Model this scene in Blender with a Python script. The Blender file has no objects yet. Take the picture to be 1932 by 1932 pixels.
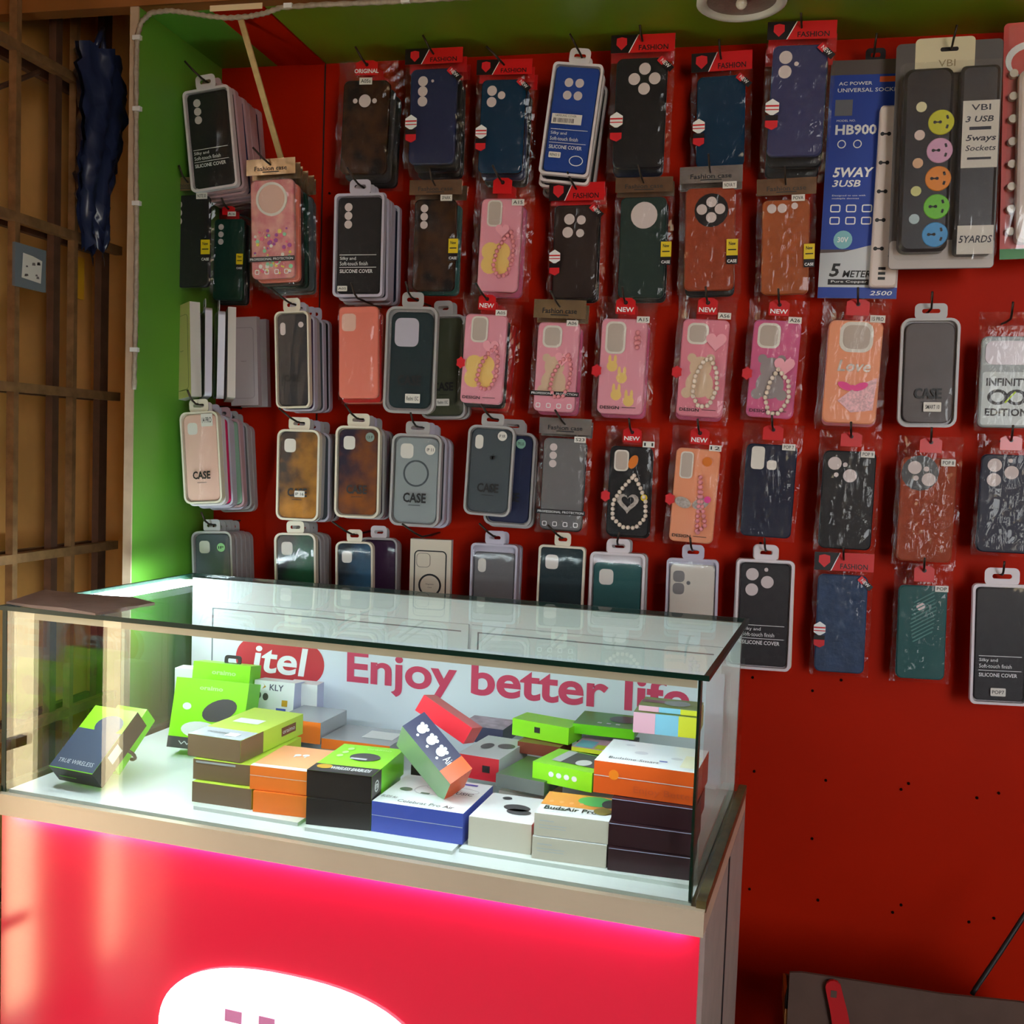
import bpy, math, random
from mathutils import Vector, Matrix

S = bpy.context.scene
COL = S.collection
PI = math.pi
CAM_Z = 1.30
# ------------------------------------------------------------------ camera
F, C0 = 2000.0, 966.0
PITCH, ROLL, YAW = math.radians(3.4), math.radians(2.06), math.radians(12.5)
FW = Vector((-math.sin(YAW)*math.cos(PITCH), math.cos(YAW)*math.cos(PITCH), -math.sin(PITCH)))
r0 = Vector((math.cos(YAW), math.sin(YAW), 0)); u0 = r0.cross(FW)
RV = r0*math.cos(ROLL) + u0*math.sin(ROLL)
UV = -r0*math.sin(ROLL) + u0*math.cos(ROLL)
cd = bpy.data.cameras.new('camera'); cam = bpy.data.objects.new('camera', cd); COL.objects.link(cam)
cd.sensor_width = 36.0; cd.sensor_fit = 'HORIZONTAL'; cd.lens = 36.0*F/1932.0; cd.clip_start = 0.02
cam.matrix_world = Matrix(((RV.x, UV.x, -FW.x, 0), (RV.y, UV.y, -FW.y, 0), (RV.z, UV.z, -FW.z, CAM_Z), (0, 0, 0, 1)))
S.camera = cam
# ------------------------------------------------------------------ light
SKY_STRENGTH = 12.0
w = bpy.data.worlds.new('sky'); S.world = w; w.use_nodes = True
nt = w.node_tree; bg = nt.nodes['Background']; bg.inputs[0].default_value = (0.93, 0.97, 1.0, 1); bg.inputs[1].default_value = SKY_STRENGTH
sd = bpy.data.lights.new('sun', 'SUN'); sd.energy = 26.0; sd.angle = math.radians(1.0); sd.color = (1.0, 0.93, 0.80)
sun = bpy.data.objects.new('sun', sd); COL.objects.link(sun)
sun.rotation_euler = Vector((-0.06, -0.95, -1.0)).to_track_quat('-Z', 'Y').to_euler(); sun.location = (3, 3, 6)
S.view_settings.view_transform = 'Standard'; S.view_settings.look = 'None'
S.view_settings.gamma = 1.0; S.view_settings.use_curve_mapping = False
S.view_settings.exposure = -0.05
cy = S.cycles
cy.max_bounces = 7; cy.diffuse_bounces = 4; cy.glossy_bounces = 3; cy.transmission_bounces = 4
cy.transparent_max_bounces = 32; cy.caustics_reflective = False; cy.caustics_refractive = False
cy.sample_clamp_indirect = 6.0; cy.use_denoising = True

# ------------------------------------------------------------------ helpers
def ray(p):
    return FW + RV*((p[0]-C0)/F) - UV*((p[1]-C0)/F)
def onY(p, Y):
    d = ray(p); q = d*(Y/d.y); return Vector((q.x, q.y, q.z+CAM_Z))
def onZ(p, z):
    d = ray(p); q = d*((z-CAM_Z)/d.z); return Vector((q.x, q.y, q.z+CAM_Z))
def onX(p, x):
    d = ray(p); q = d*(x/d.x); return Vector((q.x, q.y, q.z+CAM_Z))
def lin(c):
    c = c/255.0
    return c/12.92 if c <= 0.04045 else ((c+0.055)/1.055)**2.4
def rgb(t): return (lin(t[0]), lin(t[1]), lin(t[2]), 1)

MATS = {}
def mat(name, col=(200, 200, 200), rough=0.5, metal=0.0, spec=0.5, noise=0.0, nscale=20.0, bump=0.0, bscale=60.0, coat=0.0, emit=None, es=0.0, col2=None):
    if name in MATS: return MATS[name]
    m = bpy.data.materials.new(name); m.use_nodes = True; N = m.node_tree; b = N.nodes['Principled BSDF']
    b.inputs['Base Color'].default_value = rgb(col); b.inputs['Roughness'].default_value = rough
    b.inputs['Metallic'].default_value = metal; b.inputs['Specular IOR Level'].default_value = spec
    if coat: b.inputs['Coat Weight'].default_value = coat; b.inputs['Coat Roughness'].default_value = 0.08
    if emit: b.inputs['Emission Color'].default_value = rgb(emit); b.inputs['Emission Strength'].default_value = es
    if noise or col2:
        tc = N.nodes.new('ShaderNodeTexCoord'); nz = N.nodes.new('ShaderNodeTexNoise'); nz.inputs['Scale'].default_value = nscale; nz.inputs['Detail'].default_value = 4
        N.links.new(tc.outputs['Object'], nz.inputs['Vector'])
        rp = N.nodes.new('ShaderNodeValToRGB')
        a = rgb(col); d = 1-noise
        rp.color_ramp.elements[0].position = 0.35; rp.color_ramp.elements[1].position = 0.65
        rp.color_ramp.elements[0].color = rgb(col2) if col2 else (a[0]*d, a[1]*d, a[2]*d, 1)
        rp.color_ramp.elements[1].color = a
        N.links.new(nz.outputs['Fac'], rp.inputs['Fac']); N.links.new(rp.outputs['Color'], b.inputs['Base Color'])
    if bump:
        tc2 = N.nodes.new('ShaderNodeTexCoord'); n2 = N.nodes.new('ShaderNodeTexNoise'); n2.inputs['Scale'].default_value = bscale; n2.inputs['Detail'].default_value = 3
        bp = N.nodes.new('ShaderNodeBump'); bp.inputs['Strength'].default_value = bump; bp.inputs['Distance'].default_value = 0.004
        N.links.new(tc2.outputs['Object'], n2.inputs['Vector']); N.links.new(n2.outputs['Fac'], bp.inputs['Height']); N.links.new(bp.outputs['Normal'], b.inputs['Normal'])
    MATS[name] = m; return m

def film_mat(name, tint=(1, 1, 1), fac=0.10, haze=0.04, rough=0.10, bump=0.6, bscale=35.0, graze=0.6, hazecol=(0.8, 0.78, 0.76)):
    if name in MATS: return MATS[name]
    m = bpy.data.materials.new(name); m.use_nodes = True; N = m.node_tree; N.nodes.clear()
    out = N.nodes.new('ShaderNodeOutputMaterial'); tr = N.nodes.new('ShaderNodeBsdfTransparent'); gl = N.nodes.new('ShaderNodeBsdfGlossy'); df = N.nodes.new('ShaderNodeBsdfDiffuse')
    tr.inputs[0].default_value = (*tint, 1); gl.inputs['Roughness'].default_value = rough; gl.inputs[0].default_value = (1, 1, 1, 1); df.inputs[0].default_value = (*hazecol, 1)
    fr = N.nodes.new('ShaderNodeLayerWeight'); fr.inputs['Blend'].default_value = 0.5
    pw = N.nodes.new('ShaderNodeMath'); pw.operation = 'POWER'; pw.inputs[1].default_value = 5.0
    ad = N.nodes.new('ShaderNodeMath'); ad.operation = 'MULTIPLY_ADD'; ad.use_clamp = True; ad.inputs[1].default_value = graze; ad.inputs[2].default_value = fac
    mx = N.nodes.new('ShaderNodeMixShader'); mh = N.nodes.new('ShaderNodeMixShader'); mh.inputs[0].default_value = haze
    N.links.new(tr.outputs[0], mh.inputs[1]); N.links.new(df.outputs[0], mh.inputs[2])
    N.links.new(fr.outputs['Facing'], pw.inputs[0]); N.links.new(pw.outputs[0], ad.inputs[0]); N.links.new(ad.outputs[0], mx.inputs[0])
    N.links.new(mh.outputs[0], mx.inputs[1]); N.links.new(gl.outputs[0], mx.inputs[2]); N.links.new(mx.outputs[0], out.inputs[0])
    if bump:
        tc = N.nodes.new('ShaderNodeTexCoord'); mp = N.nodes.new('ShaderNodeMapping'); mp.inputs['Scale'].default_value = (1.6, 1, 0.55)
        nz = N.nodes.new('ShaderNodeTexNoise'); nz.inputs['Scale'].default_value = bscale; nz.inputs['Detail'].default_value = 3; nz.inputs['Distortion'].default_value = 1.2
        bp = N.nodes.new('ShaderNodeBump'); bp.inputs['Strength'].default_value = bump; bp.inputs['Distance'].default_value = 0.010
        N.links.new(tc.outputs['Object'], mp.inputs[0]); N.links.new(mp.outputs[0], nz.inputs['Vector']); N.links.new(nz.outputs['Fac'], bp.inputs['Height'])
        N.links.new(bp.outputs['Normal'], gl.inputs['Normal']); N.links.new(bp.outputs['Normal'], fr.inputs['Normal'])
    MATS[name] = m; return m

TXT = {}
def text_mesh(s, bold=0.0, shear=0.0, space=1.0, res=2):
    k = (s, bold, shear, space, res)
    if k in TXT: return TXT[k]
    c = bpy.data.curves.new('t', 'FONT'); c.body = s; c.size = 1.0; c.offset = bold; c.shear = shear; c.resolution_u = res; c.space_character = space
    o = bpy.data.objects.new('t', c); me = bpy.data.meshes.new_from_object(o)
    vs = [(v.co.x, v.co.y) for v in me.vertices]; fs = [tuple(p.vertices) for p in me.polygons]
    bpy.data.objects.remove(o); bpy.data.meshes.remove(me); bpy.data.curves.remove(c)
    if vs:
        x0 = min(v[0] for v in vs); x1 = max(v[0] for v in vs); z0 = min(v[1] for v in vs); z1 = max(v[1] for v in vs)
        vs = [((v[0]-x0)/(x1-x0+1e-9)-0.5, (v[1]-z0)/(z1-z0+1e-9)-0.5) for v in vs]
    TXT[k] = (vs, fs); return TXT[k]

def rr(cx, cz, w, h, r, n=5):
    r = min(r, w/2-1e-5, h/2-1e-5); L = []
    for k, (sx, sz) in enumerate(((1, -1), (1, 1), (-1, 1), (-1, -1))):
        a0 = -PI/2 + k*PI/2
        for i in range(n+1):
            a = a0 + (PI/2)*i/n
            L.append((cx+sx*(w/2-r)+r*math.cos(a), cz+sz*(h/2-r)+r*math.sin(a)))
    return L
def circ(cx, cz, r, n=16, sz=1.0): return [(cx+r*math.cos(2*PI*i/n), cz+r*sz*math.sin(2*PI*i/n)) for i in range(n)]

class MB:
    """collects geometry; plane convention: x right, z up, y into the wall (front is -y)"""
    def __init__(s): s.v = []; s.f = []; s.m = []; s.mi = 0; s.smooth = False; s.sf = []
    def add(s, vs, fs):
        b = len(s.v); s.v += [tuple(x) for x in vs]
        for f in fs: s.f.append(tuple(b+i for i in f)); s.m.append(s.mi); s.sf.append(s.smooth)
        return s
    def box(s, x0, x1, y0, y1, z0, z1):
        return s.add([(x0, y0, z0), (x1, y0, z0), (x1, y1, z0), (x0, y1, z0), (x0, y0, z1), (x1, y0, z1), (x1, y1, z1), (x0, y1, z1)],
                     [(0, 3, 2, 1), (4, 5, 6, 7), (0, 1, 5, 4), (1, 2, 6, 5), (2, 3, 7, 6), (3, 0, 4, 7)])
    def prism(s, L, y0, y1, ch=0.0):
        n = len(L)
        if ch:
            cx = sum(p[0] for p in L)/n; cz = sum(p[1] for p in L)/n
            In = [(p[0]-ch*(1 if p[0] > cx else -1), p[1]-ch*(1 if p[1] > cz else -1)) for p in L]
            vs = [(p[0], y0, p[1]) for p in In]+[(p[0], y0+ch, p[1]) for p in L]+[(p[0], y1, p[1]) for p in L]
            fs = [tuple(range(n)), tuple(range(3*n-1, 2*n-1, -1))]
            for k in (0, n):
                fs += [(k+i, k+n+i, k+n+(i+1) % n, k+(i+1) % n) for i in range(n)]
        else:
            vs = [(p[0], y0, p[1]) for p in L]+[(p[0], y1, p[1]) for p in L]
            fs = [tuple(range(n)), tuple(range(2*n-1, n-1, -1))]+[(i, n+i, n+(i+1) % n, (i+1) % n) for i in range(n)]
        return s.add(vs, fs)
    def ring(s, A, B, y0, y1):
        n = len(A)
        vs = [(p[0], y0, p[1]) for p in A]+[(p[0], y0, p[1]) for p in B]+[(p[0], y1, p[1]) for p in A]+[(p[0], y1, p[1]) for p in B]
        fs = []
        for i in range(n):
            j = (i+1) % n
            fs += [(i, j, n+j, n+i), (2*n+i, 3*n+i, 3*n+j, 2*n+j), (i, 2*n+i, 2*n+j, j), (n+i, n+j, 3*n+j, 3*n+i)]
        return s.add(vs, fs)
    def flat(s, L, y): return s.add([(p[0], y, p[1]) for p in L], [tuple(range(len(L)))])
    def text(s, t, cx, cz, w, h, y, bold=0.0, shear=0.0, rot=0.0, space=1.0, res=2):
        vs, fs = text_mesh(t, bold, shear, space, res); c, sn = math.cos(rot), math.sin(rot)
        o = [(v[0]*w, v[1]*h) for v in vs]
        return s.add([(cx+x*c-z*sn, y, cz+x*sn+z*c) for x, z in o], fs)
    def rect(s, cx, cz, w, h, y, rot=0.0):
        c, sn = math.cos(rot), math.sin(rot)
        return s.flat([(cx+x*c-z*sn, cz+x*sn+z*c) for x, z in ((-w/2, -h/2), (w/2, -h/2), (w/2, h/2), (-w/2, h/2))], y)
    def tube(s, P, r, n=6, cap=True):
        P = [Vector(p) for p in P]; b = []; up = Vector((0.3, 0.2, 0.9)).normalized()
        R = r if isinstance(r, (list, tuple)) else [r]*len(P)
        for i, p in enumerate(P):
            t = (P[min(i+1, len(P)-1)]-P[max(i-1, 0)]).normalized()
            a = t.cross(up)
            if a.length < 1e-3: a = t.cross(Vector((1, 0, 0)))
            a.normalize(); c = t.cross(a)
            b += [p+(a*math.cos(2*PI*k/n)+c*math.sin(2*PI*k/n))*R[i] for k in range(n)]
        fs = []
        for i in range(len(P)-1):
            for k in range(n): fs.append((i*n+k, i*n+(k+1) % n, (i+1)*n+(k+1) % n, (i+1)*n+k))
        if cap: fs += [tuple(range(n-1, -1, -1)), tuple(range((len(P)-1)*n, len(P)*n))]
        return s.add(b, fs)
    def ball(s, c, r, n=8, m=5, sy=1.0):
        vs = [(c[0], c[1], c[2]+r)]; fs = []
        for j in range(1, m):
            a = PI*j/m
            vs += [(c[0]+r*math.sin(a)*math.cos(2*PI*i/n), c[1]+sy*r*math.sin(a)*math.sin(2*PI*i/n), c[2]+r*math.cos(a)) for i in range(n)]
        vs.append((c[0], c[1], c[2]-r)); e = len(vs)-1
        fs += [(0, 1+i, 1+(i+1) % n) for i in range(n)]
        for j in range(m-2): fs += [(1+j*n+i, 1+(j+1)*n+i, 1+(j+1)*n+(i+1) % n, 1+j*n+(i+1) % n) for i in range(n)]
        k = 1+(m-2)*n; fs += [(k+i, e, k+(i+1) % n) for i in range(n)]
        return s.add(vs, fs)
    def grid(s, nx, nz, fn, flip=False):
        vs = [fn(i/nx, j/nz) for j in range(nz+1) for i in range(nx+1)]; q = nx+1
        fs = [(j*q+i, j*q+i+1, (j+1)*q+i+1, (j+1)*q+i) for j in range(nz) for i in range(nx)]
        return s.add(vs, [f[::-1] for f in fs] if flip else fs)

MESH = {}
def obj(name, mb, mats, parent=None, key=None):
    ml = mats if isinstance(mats, (list, tuple)) else [mats]
    if key is not None and key in MESH: me = MESH[key]
    else:
        if callable(mb): mb = mb()
        me = bpy.data.meshes.new(name); me.from_pydata(mb.v, [], mb.f)
        for _ in ml: me.materials.append(None)
        for p, mi, sm in zip(me.polygons, mb.m, mb.sf): p.material_index = mi; p.use_smooth = sm
        me.update()
        if key is not None: MESH[key] = me
    o = bpy.data.objects.new(name, me); COL.objects.link(o)
    for i, m in enumerate(ml): o.material_slots[i].link = 'OBJECT'; o.material_slots[i].material = m
    if parent is not None: o.parent = parent
    return o
def tag(o, label=None, cat=None, group=None, kind=None):
    if label: o['label'] = label
    if cat: o['category'] = cat
    if group: o['group'] = group
    if kind: o['kind'] = kind
    return o
def thing(name, label, cat, loc=(0, 0, 0), rot=(0, 0, 0), group=None):
    o = bpy.data.objects.new(name, None); o.empty_display_size = 0.02; COL.objects.link(o)
    o.location = loc; o.rotation_euler = rot; return tag(o, label, cat, group)
def struct(name, mb, m, parent=None):
    o = obj(name, mb, m, parent)
    if parent is None: o['kind'] = 'structure'
    return o

# ------------------------------------------------------------------ the setting
YW = 2.15; ZC = CAM_Z+0.80; XP = -1.155; YF = 1.83; XL = -1.50
m_red = mat('red_orange_paint', (186, 30, 1), 0.5, spec=0.08, noise=0.10, nscale=3.0, bump=0.05, bscale=140)
m_green = mat('green_paint', (98, 158, 52), 0.42, noise=0.08, nscale=4.0, bump=0.04, bscale=120)
m_soffit = mat('olive_green_paint', (112, 146, 34), 0.42, noise=0.15, nscale=3.0)
m_edge = mat('pale_board_edge', (190, 166, 140), 0.6, noise=0.15, nscale=30)
m_orange = mat('orange_ochre_paint', (244, 176, 98), 0.6, noise=0.25, nscale=5.0, bump=0.1, bscale=30)
m_brown = mat('brown_fascia', (150, 92, 40), 0.6, noise=0.2, nscale=6)
m_plain = mat('interior_plaster', (150, 130, 110), 0.8, noise=0.1, nscale=4)
m_floor = mat('concrete_floor', (120, 108, 96), 0.75, noise=0.2, nscale=6)
m_ground = mat('sandy_street_ground', (214, 192, 150), 0.95, noise=0.2, nscale=1.5)
m_dark = mat('dark_gap', (30, 22, 26), 0.8)
m_nail = mat('nail_head', (30, 8, 5), 0.9, spec=0.05)

wb = struct('wall_back', MB().box(XP, 2.3, YW, YW+0.05, 0, 3.0), m_red)
struct('wall_seam', MB().box(-0.917, -0.9145, YW-0.0015, YW+0.01, 0.6, ZC), m_dark, wb)
struct('wall_trim', MB().box(-0.962, -0.917, YW-0.004, YW+0.01, 0.6, ZC), m_red, wb)
for (x, y) in ((1420, 1278), (1533, 1303), (1587, 1283), (1558, 1472), (1423, 1455), (1375, 1448), (1532, 1582), (1543, 1698), (1700, 1489), (1714, 1478), (1843, 1505), (1884, 1496), (1414, 1677), (1684, 1721), (1700, 1707), (1828, 1739), (1875, 1732), (597, 183), (1435, 1025), (622, 365)):
    p = onY((x, y), YW); obj('nail', MB().prism(circ(p.x, p.z, 0.0028, 8), YW-0.002, YW+0.003), m_nail, wb)
# green side panel of the wall unit with its pale front edge
sp = struct('wall_left_panel', MB().box(XP-0.015, XP, YF+0.001, YW+0.05, 0, ZC+0.02), m_green)
struct('panel_edge', MB().box(XP-0.017, XP+0.0005, YF-0.003, YF+0.001, 0, ZC+0.02), m_edge, sp)
sf = struct('ceiling_soffit', MB().box(-0.915, 2.3, YF+0.03, YW, ZC, ZC+0.02), m_soffit)
struct('red_strip', MB().box(-1.025, -0.962, YF+0.03, YW, ZC, ZC+0.02), m_red, sf)
struct('trim_strip', MB().box(-0.962, -0.9165, YF+0.03, YW, ZC-0.003, ZC+0.02), m_red, sf)
struct('green_strip', MB().box(XP, -1.025, YF+0.03, YW, ZC, ZC+0.02), m_green, sf)
struct('trim_1', MB().box(XP-0.4, 2.3, YF-0.005, YF+0.03, ZC+0.001, 3.0), m_brown)
# room shell
wl = MB().box(XL-0.15, XL, 1.14, 2.6, 0, 3.0)
struct('wall_left', wl, m_orange)
struct('wall_corner', MB().box(XL-0.1, XP+0.1, 2.20, 2.3, 0, 3.0), m_orange)
wl2 = MB().box(XL-0.15, XL, -1.8, 0.62, 0, 3.0).box(XL-0.15, XL, 0.62, 1.14, 2.25, 3.0)
struct('wall_left_front', wl2, m_plain)
struct('door_1', MB().box(XL-0.06, XL-0.03, 0.80, 0.965, 0, 2.25), mat('brown_steel_leaf', (84, 60, 46), 0.5, metal=0.2))
struct('wall_right', MB().box(2.3, 2.4, -1.8, 2.2, 0, 3.0), m_plain)
struct('wall_front', MB().box(XL-0.15, 1.2, -1.9, -1.8, 0, 3.0).box(2.28, 2.4, -1.9, -1.8, 0, 3.0).box(1.2, 2.28, -1.9, -1.8, 2.6, 3.0).box(1.2, 2.28, -1.9, -1.8, 0, 0.7), m_plain)
struct('street_front', MB().box(-14, 14, -14, -1.9, -0.2, -0.05), m_ground)
struct('ceiling', MB().box(XL-0.15, 2.4, -1.9, 2.6, 3.0, 3.1), m_plain)
struct('floor', MB().box(XL-0.15, 2.4, -1.9, 2.6, -0.1, 0), m_floor)
struct('street_ground', MB().box(-14, XL-0.15, -1.9, 10, -0.2, -0.05), m_ground)

# ------------------------------------------------------------------ showcase counter
AS = math.radians(-5.5)
SL, SD = 1.085, 0.497
SO = Vector((-1.1185, 1.4245, 0))
ZT, ZB, ZL = CAM_Z-0.27, CAM_Z-0.564, CAM_Z-0.597
SX = Vector((math.cos(AS), math.sin(AS), 0)); SY = Vector((-math.sin(AS), math.cos(AS), 0))
def toS(P): d = P-SO; return Vector((d.dot(SX), d.dot(SY), P.z))
def onS(p, y):           # pixel -> showcase coordinates on the plane y = const
    d = ray(p); o = Vector((0, 0, CAM_Z))-SO; t = (y-o.dot(SY))/d.dot(SY); return toS(Vector((0, 0, CAM_Z))+d*t)
def onSZ(p, z): return toS(onZ(p, z))
m_glass = film_mat('showcase_glass', (0.93, 0.985, 0.965), 0.045, 0.0, 0.0, 0.0, graze=0.36)
m_gedge = mat('green_glass_edge', (16, 46, 36), 0.3, spec=0.3)
m_alu = mat('cream_aluminium', (222, 204, 178), 0.38, metal=0.15, noise=0.05, nscale=8)
m_white = mat('white_melamine', (225, 228, 228), 0.35)
m_white2 = mat('white_liner', (220, 224, 220), 0.45)
m_led = mat('led_white', (255, 255, 255), 0.5, emit=(235, 245, 255), es=85.0)
m_led2 = mat('led_strip_pink', (255, 240, 250), 0.5, emit=(250, 150, 255), es=42.0)
m_redpanel = mat('glossy_red_acrylic', (238, 40, 68), 0.13, spec=1.0, emit=(230, 30, 60), es=0.18)
m_logo = mat('backlit_white_acrylic', (250, 250, 250), 0.3, emit=(255, 250, 252), es=1.6)
m_pink = mat('pink_letter', (240, 150, 200), 0.4)
m_side = mat('grey_white_board', (186, 176, 168), 0.5, noise=0.12, nscale=20)
m_groove = mat('groove_grey', (110, 120, 124), 0.6)
m_rail = mat('tarnished_rail', (116, 104, 66), 0.35, metal=0.4, noise=0.3, nscale=40)
m_letter = mat('crimson_print', (205, 62, 98), 0.5)
m_wprint = mat('white_print', (240, 240, 240), 0.5)
m_blk = mat('black_print', (22, 20, 22), 0.5)

sc = thing('showcase_counter', 'glass-topped display counter with glowing red base and cream ledge', 'counter', SO, (0, 0, AS))
t = 0.007
def pane(nm, b): return obj(nm, MB().box(*b), m_glass, sc)
g = pane('front_glass', (t, SL-t, 0.0, t, ZB, ZT-t))
g = pane('left_glass', (0.0, t, 0.0, SD, ZB, ZT-t))
g = pane('right_glass', (SL-t, SL, 0.0, SD, ZB, ZT-t))
tg = pane('top_glass', (t*.5, SL-t*.5, -0.004, SD-0.004, ZT-t, ZT))
e = 0.0008
obj('glass_edge', MB().box(-0.004, SL+0.004, -0.006, -0.0045, ZT-t, ZT), m_gedge, tg)
obj('glass_edge', MB().box(-0.004, t*.4, -0.0045, SD, ZT-t, ZT), m_gedge, tg)
obj('glass_edge', MB().box(SL-t*.4, SL+0.004, -0.0045, SD, ZT-t, ZT), m_gedge, tg)
obj('glass_edge', MB().box(-0.004, SL+0.004, SD-0.004, SD, ZT-t, ZT), m_gedge, tg)
obj('corner_seal', MB().box(SL-t-0.004, SL-t, t, t+0.012, ZB, ZT-t), m_gedge, sc)
obj('corner_seal', MB().box(-0.001, t, -0.001, 0.0, ZB, ZT-t), m_gedge, sc)
obj('front_channel', MB().box(0.008, SL-0.012, 0.0065, 0.0085, ZT-t-0.0125, ZT-t-0.001).box(0.008, SL-0.012, 0.0085, 0.022, ZT-t-0.003, ZT-t-0.001), m_alu, sc)
obj('led_strip', MB().box(0.05, SL-0.05, 0.010, 0.020, ZT-t-0.007, ZT-t-0.0035), m_led, sc)
obj('led_strip', MB().box(t+0.002, t+0.012, 0.10, SD-0.03, ZT-t-0.012, ZT-t-0.002), m_led, sc)
# rear panel with two sliding doors
bp = obj('rear_panel', MB().box(t, SL-t, SD-0.014, SD-0.002, ZB, ZT-t), m_white, sc)
for (a, b) in ((0.045, 0.60), (0.60, SL-0.03)):
    d_ = obj('sliding_door', MB().box(a, b-0.006, SD-0.020, SD-0.014, ZB+0.002, ZT-0.05), m_white, sc)
    obj('door_groove', MB().box(a+0.012, a+0.0145, SD-0.0205, SD-0.020, ZB+0.03, ZT-0.062).box(a+0.012, b-0.02, SD-0.0205, SD-0.020, ZT-0.064, ZT-0.062), m_groove, d_)
YB = SD-0.0212
ps = obj('poster', MB().box(0.085, SL-0.03, YB, YB+0.0004, ZB+0.01, ZB+0.20), mat('poster_white', (224, 230, 240), 0.35), sc)
a = onS((445, 1245), YB); b = onS((612, 1250), YB); cx, cz = (a.x+b.x)/2, (a.z+b.z)/2+0.0; hh = (onS((530, 1207), YB).z-onS((530, 1283), YB).z)
obj('logo_pill', MB().prism(rr(cx, cz, b.x-a.x, hh, hh*.5, 8), YB-0.0006, YB-0.0001), mat('logo_red', (196, 52, 62), 0.45), ps)
obj('lettering', MB().text('itel', cx+0.002, cz+0.002, (b.x-a.x)*0.62, hh*0.70, YB-0.001, 0.02, 0.12, res=6), m_wprint, ps)
a = onS((655, 1262), YB); b = onS((1302, 1325), YB); zt_ = (onS((680, 1230), YB).z, onS((680, 1290), YB).z)
hcap = zt_[0]-zt_[1]
mb = MB(); mb.text('Enjoy better life', (a.x+b.x)/2, zt_[1]+hcap*0.42, b.x-a.x, hcap*1.34, YB-0.0008, 0.024, rot=0.009, res=6)
obj('lettering', mb, m_letter, ps)
# floor deck, liner boards, ledge, rails
obj('deck', MB().box(t, SL-t, t, SD-0.014, ZB-0.004, ZB+0.002), m_white2, sc)
ZD = ZB+0.002
obj('ledge', MB().box(-0.012, SL+0.012, -0.012, SD+0.004, ZL, ZB-0.004).box(-0.012, SL+0.012, -0.012, -0.001, ZB-0.0045, ZB), m_alu, sc)
obj('side_rail', MB().box(SL+0.0005, SL+0.013, -0.004, SD, ZB-0.0042, ZB+0.010), m_rail, sc)
obj('side_rail', MB().box(-0.013, -0.0005, -0.004, SD, ZB-0.0042, ZB+0.008), m_rail, sc)
bs = obj('base', MB().box(0.0, SL+0.004, 0.012, SD, 0, ZL), m_side, sc)
fp = obj('front_panel', MB().box(-0.004, SL+0.006, 0.004, 0.012, 0.08, ZL-0.001), m_redpanel, sc)
obj('light_strip', MB().box(0.02, SL-0.01, -0.005, 0.0, ZL-0.003, ZL-0.0005), m_led2, sc)
obj('plinth', MB().box(0.02, SL-0.02, 0.012, SD, 0, 0.08), m_blk, sc)
obj('side_board', MB().box(SL+0.004, SL+0.011, 0.02, SD*0.55, 0, ZL-0.002), m_side, sc)
obj('board_seam', MB().box(SL+0.004, SL+0.0124, SD*0.545, SD*0.565, 0, ZL-0.002), m_dark, sc)
obj('corner_board', MB().box(SL+0.004, SL+0.012, SD*0.56, SD+0.006, 0, ZL-0.002), m_side, sc)
q = onS((545, 1992), 0.004); cx, cz = q.x, q.z
lg = obj('logo_plate', MB().prism([(cx+0.218*math.copysign(abs(math.cos(k*PI/32))**0.82, math.cos(k*PI/32)), cz+0.119*math.copysign(abs(math.sin(k*PI/32))**0.82, math.sin(k*PI/32))) for k in range(64)], -0.002, 0.004), m_logo, fp)
mb = MB(); q1 = onS((440, 1907), -0.003); q2 = onS((503, 1920), -0.003)
mb.box(q1.x-0.014, q1.x+0.014, -0.003, -0.0021, q1.z-0.018, q1.z); mb.box(q1.x-0.014, q1.x+0.011, -0.003, -0.0021, q1.z-0.14, q1.z-0.032)
mb.box(q2.x-0.013, q2.x+0.013, -0.003, -0.0021, q2.z-0.14, q2.z); mb.box(q2.x-0.03, q2.x+0.04, -0.003, -0.0021, q2.z-0.065, q2.z-0.040)
mb.text('el', q2.x+0.10, q2.z-0.07, 0.10, 0.11, -0.003, 0.03)
obj('logo_letter', mb, m_pink, lg)
# ------------------------------------------------------------------ wall packs
m_film = film_mat('clear_polybag', (0.98, 0.97, 0.96), 0.017, 0.009, 0.07, 0.40, 26.0)
m_clear = film_mat('clear_blister', (0.975, 0.975, 0.975), 0.02, 0.012, 0.05, 0.12, 9.0)
m_hook = mat('dark_wire', (62, 52, 46), 0.4, metal=0.8)
m_cut = mat('pale_insert_card', (214, 200, 200), 0.6)
m_cutw = mat('white_insert_card', (228, 222, 214), 0.55)
m_rimw = mat('white_plastic_rim', (224, 214, 218), 0.4)
m_riml = mat('lilac_plastic_rim', (196, 190, 206), 0.35)
m_rimg = mat('grey_clear_rim', (176, 172, 172), 0.3)
m_rimp = mat('pinkish_plastic_rim', (196, 160, 166), 0.4)
m_rimc = mat('cream_plastic_rim', (226, 216, 196), 0.4)
m_tag = mat('white_sticker', (226, 220, 212), 0.6)
m_hdr = mat('header_red', (208, 18, 24), 0.35, coat=0.3)
m_hdrk = mat('header_black', (24, 14, 16), 0.35)
m_yel = mat('sticker_yellow', (226, 196, 22), 0.5)
m_foil = mat('gold_foil_card', (206, 176, 138), 0.22, metal=0.75, noise=0.35, nscale=18, bump=0.4, bscale=25)
m_foils = mat('silver_foil_card', (206, 200, 198), 0.2, metal=0.75, noise=0.35, nscale=25, bump=0.4, bscale=25)
m_foild = mat('brown_foil_card', (150, 118, 94), 0.25, metal=0.6, noise=0.3, nscale=20, bump=0.4, bscale=25)
m_bead = mat('pearl_bead', (240, 222, 206), 0.2, coat=0.4)
m_beadp = mat('pink_bead', (236, 150, 158), 0.25, coat=0.4)
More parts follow.
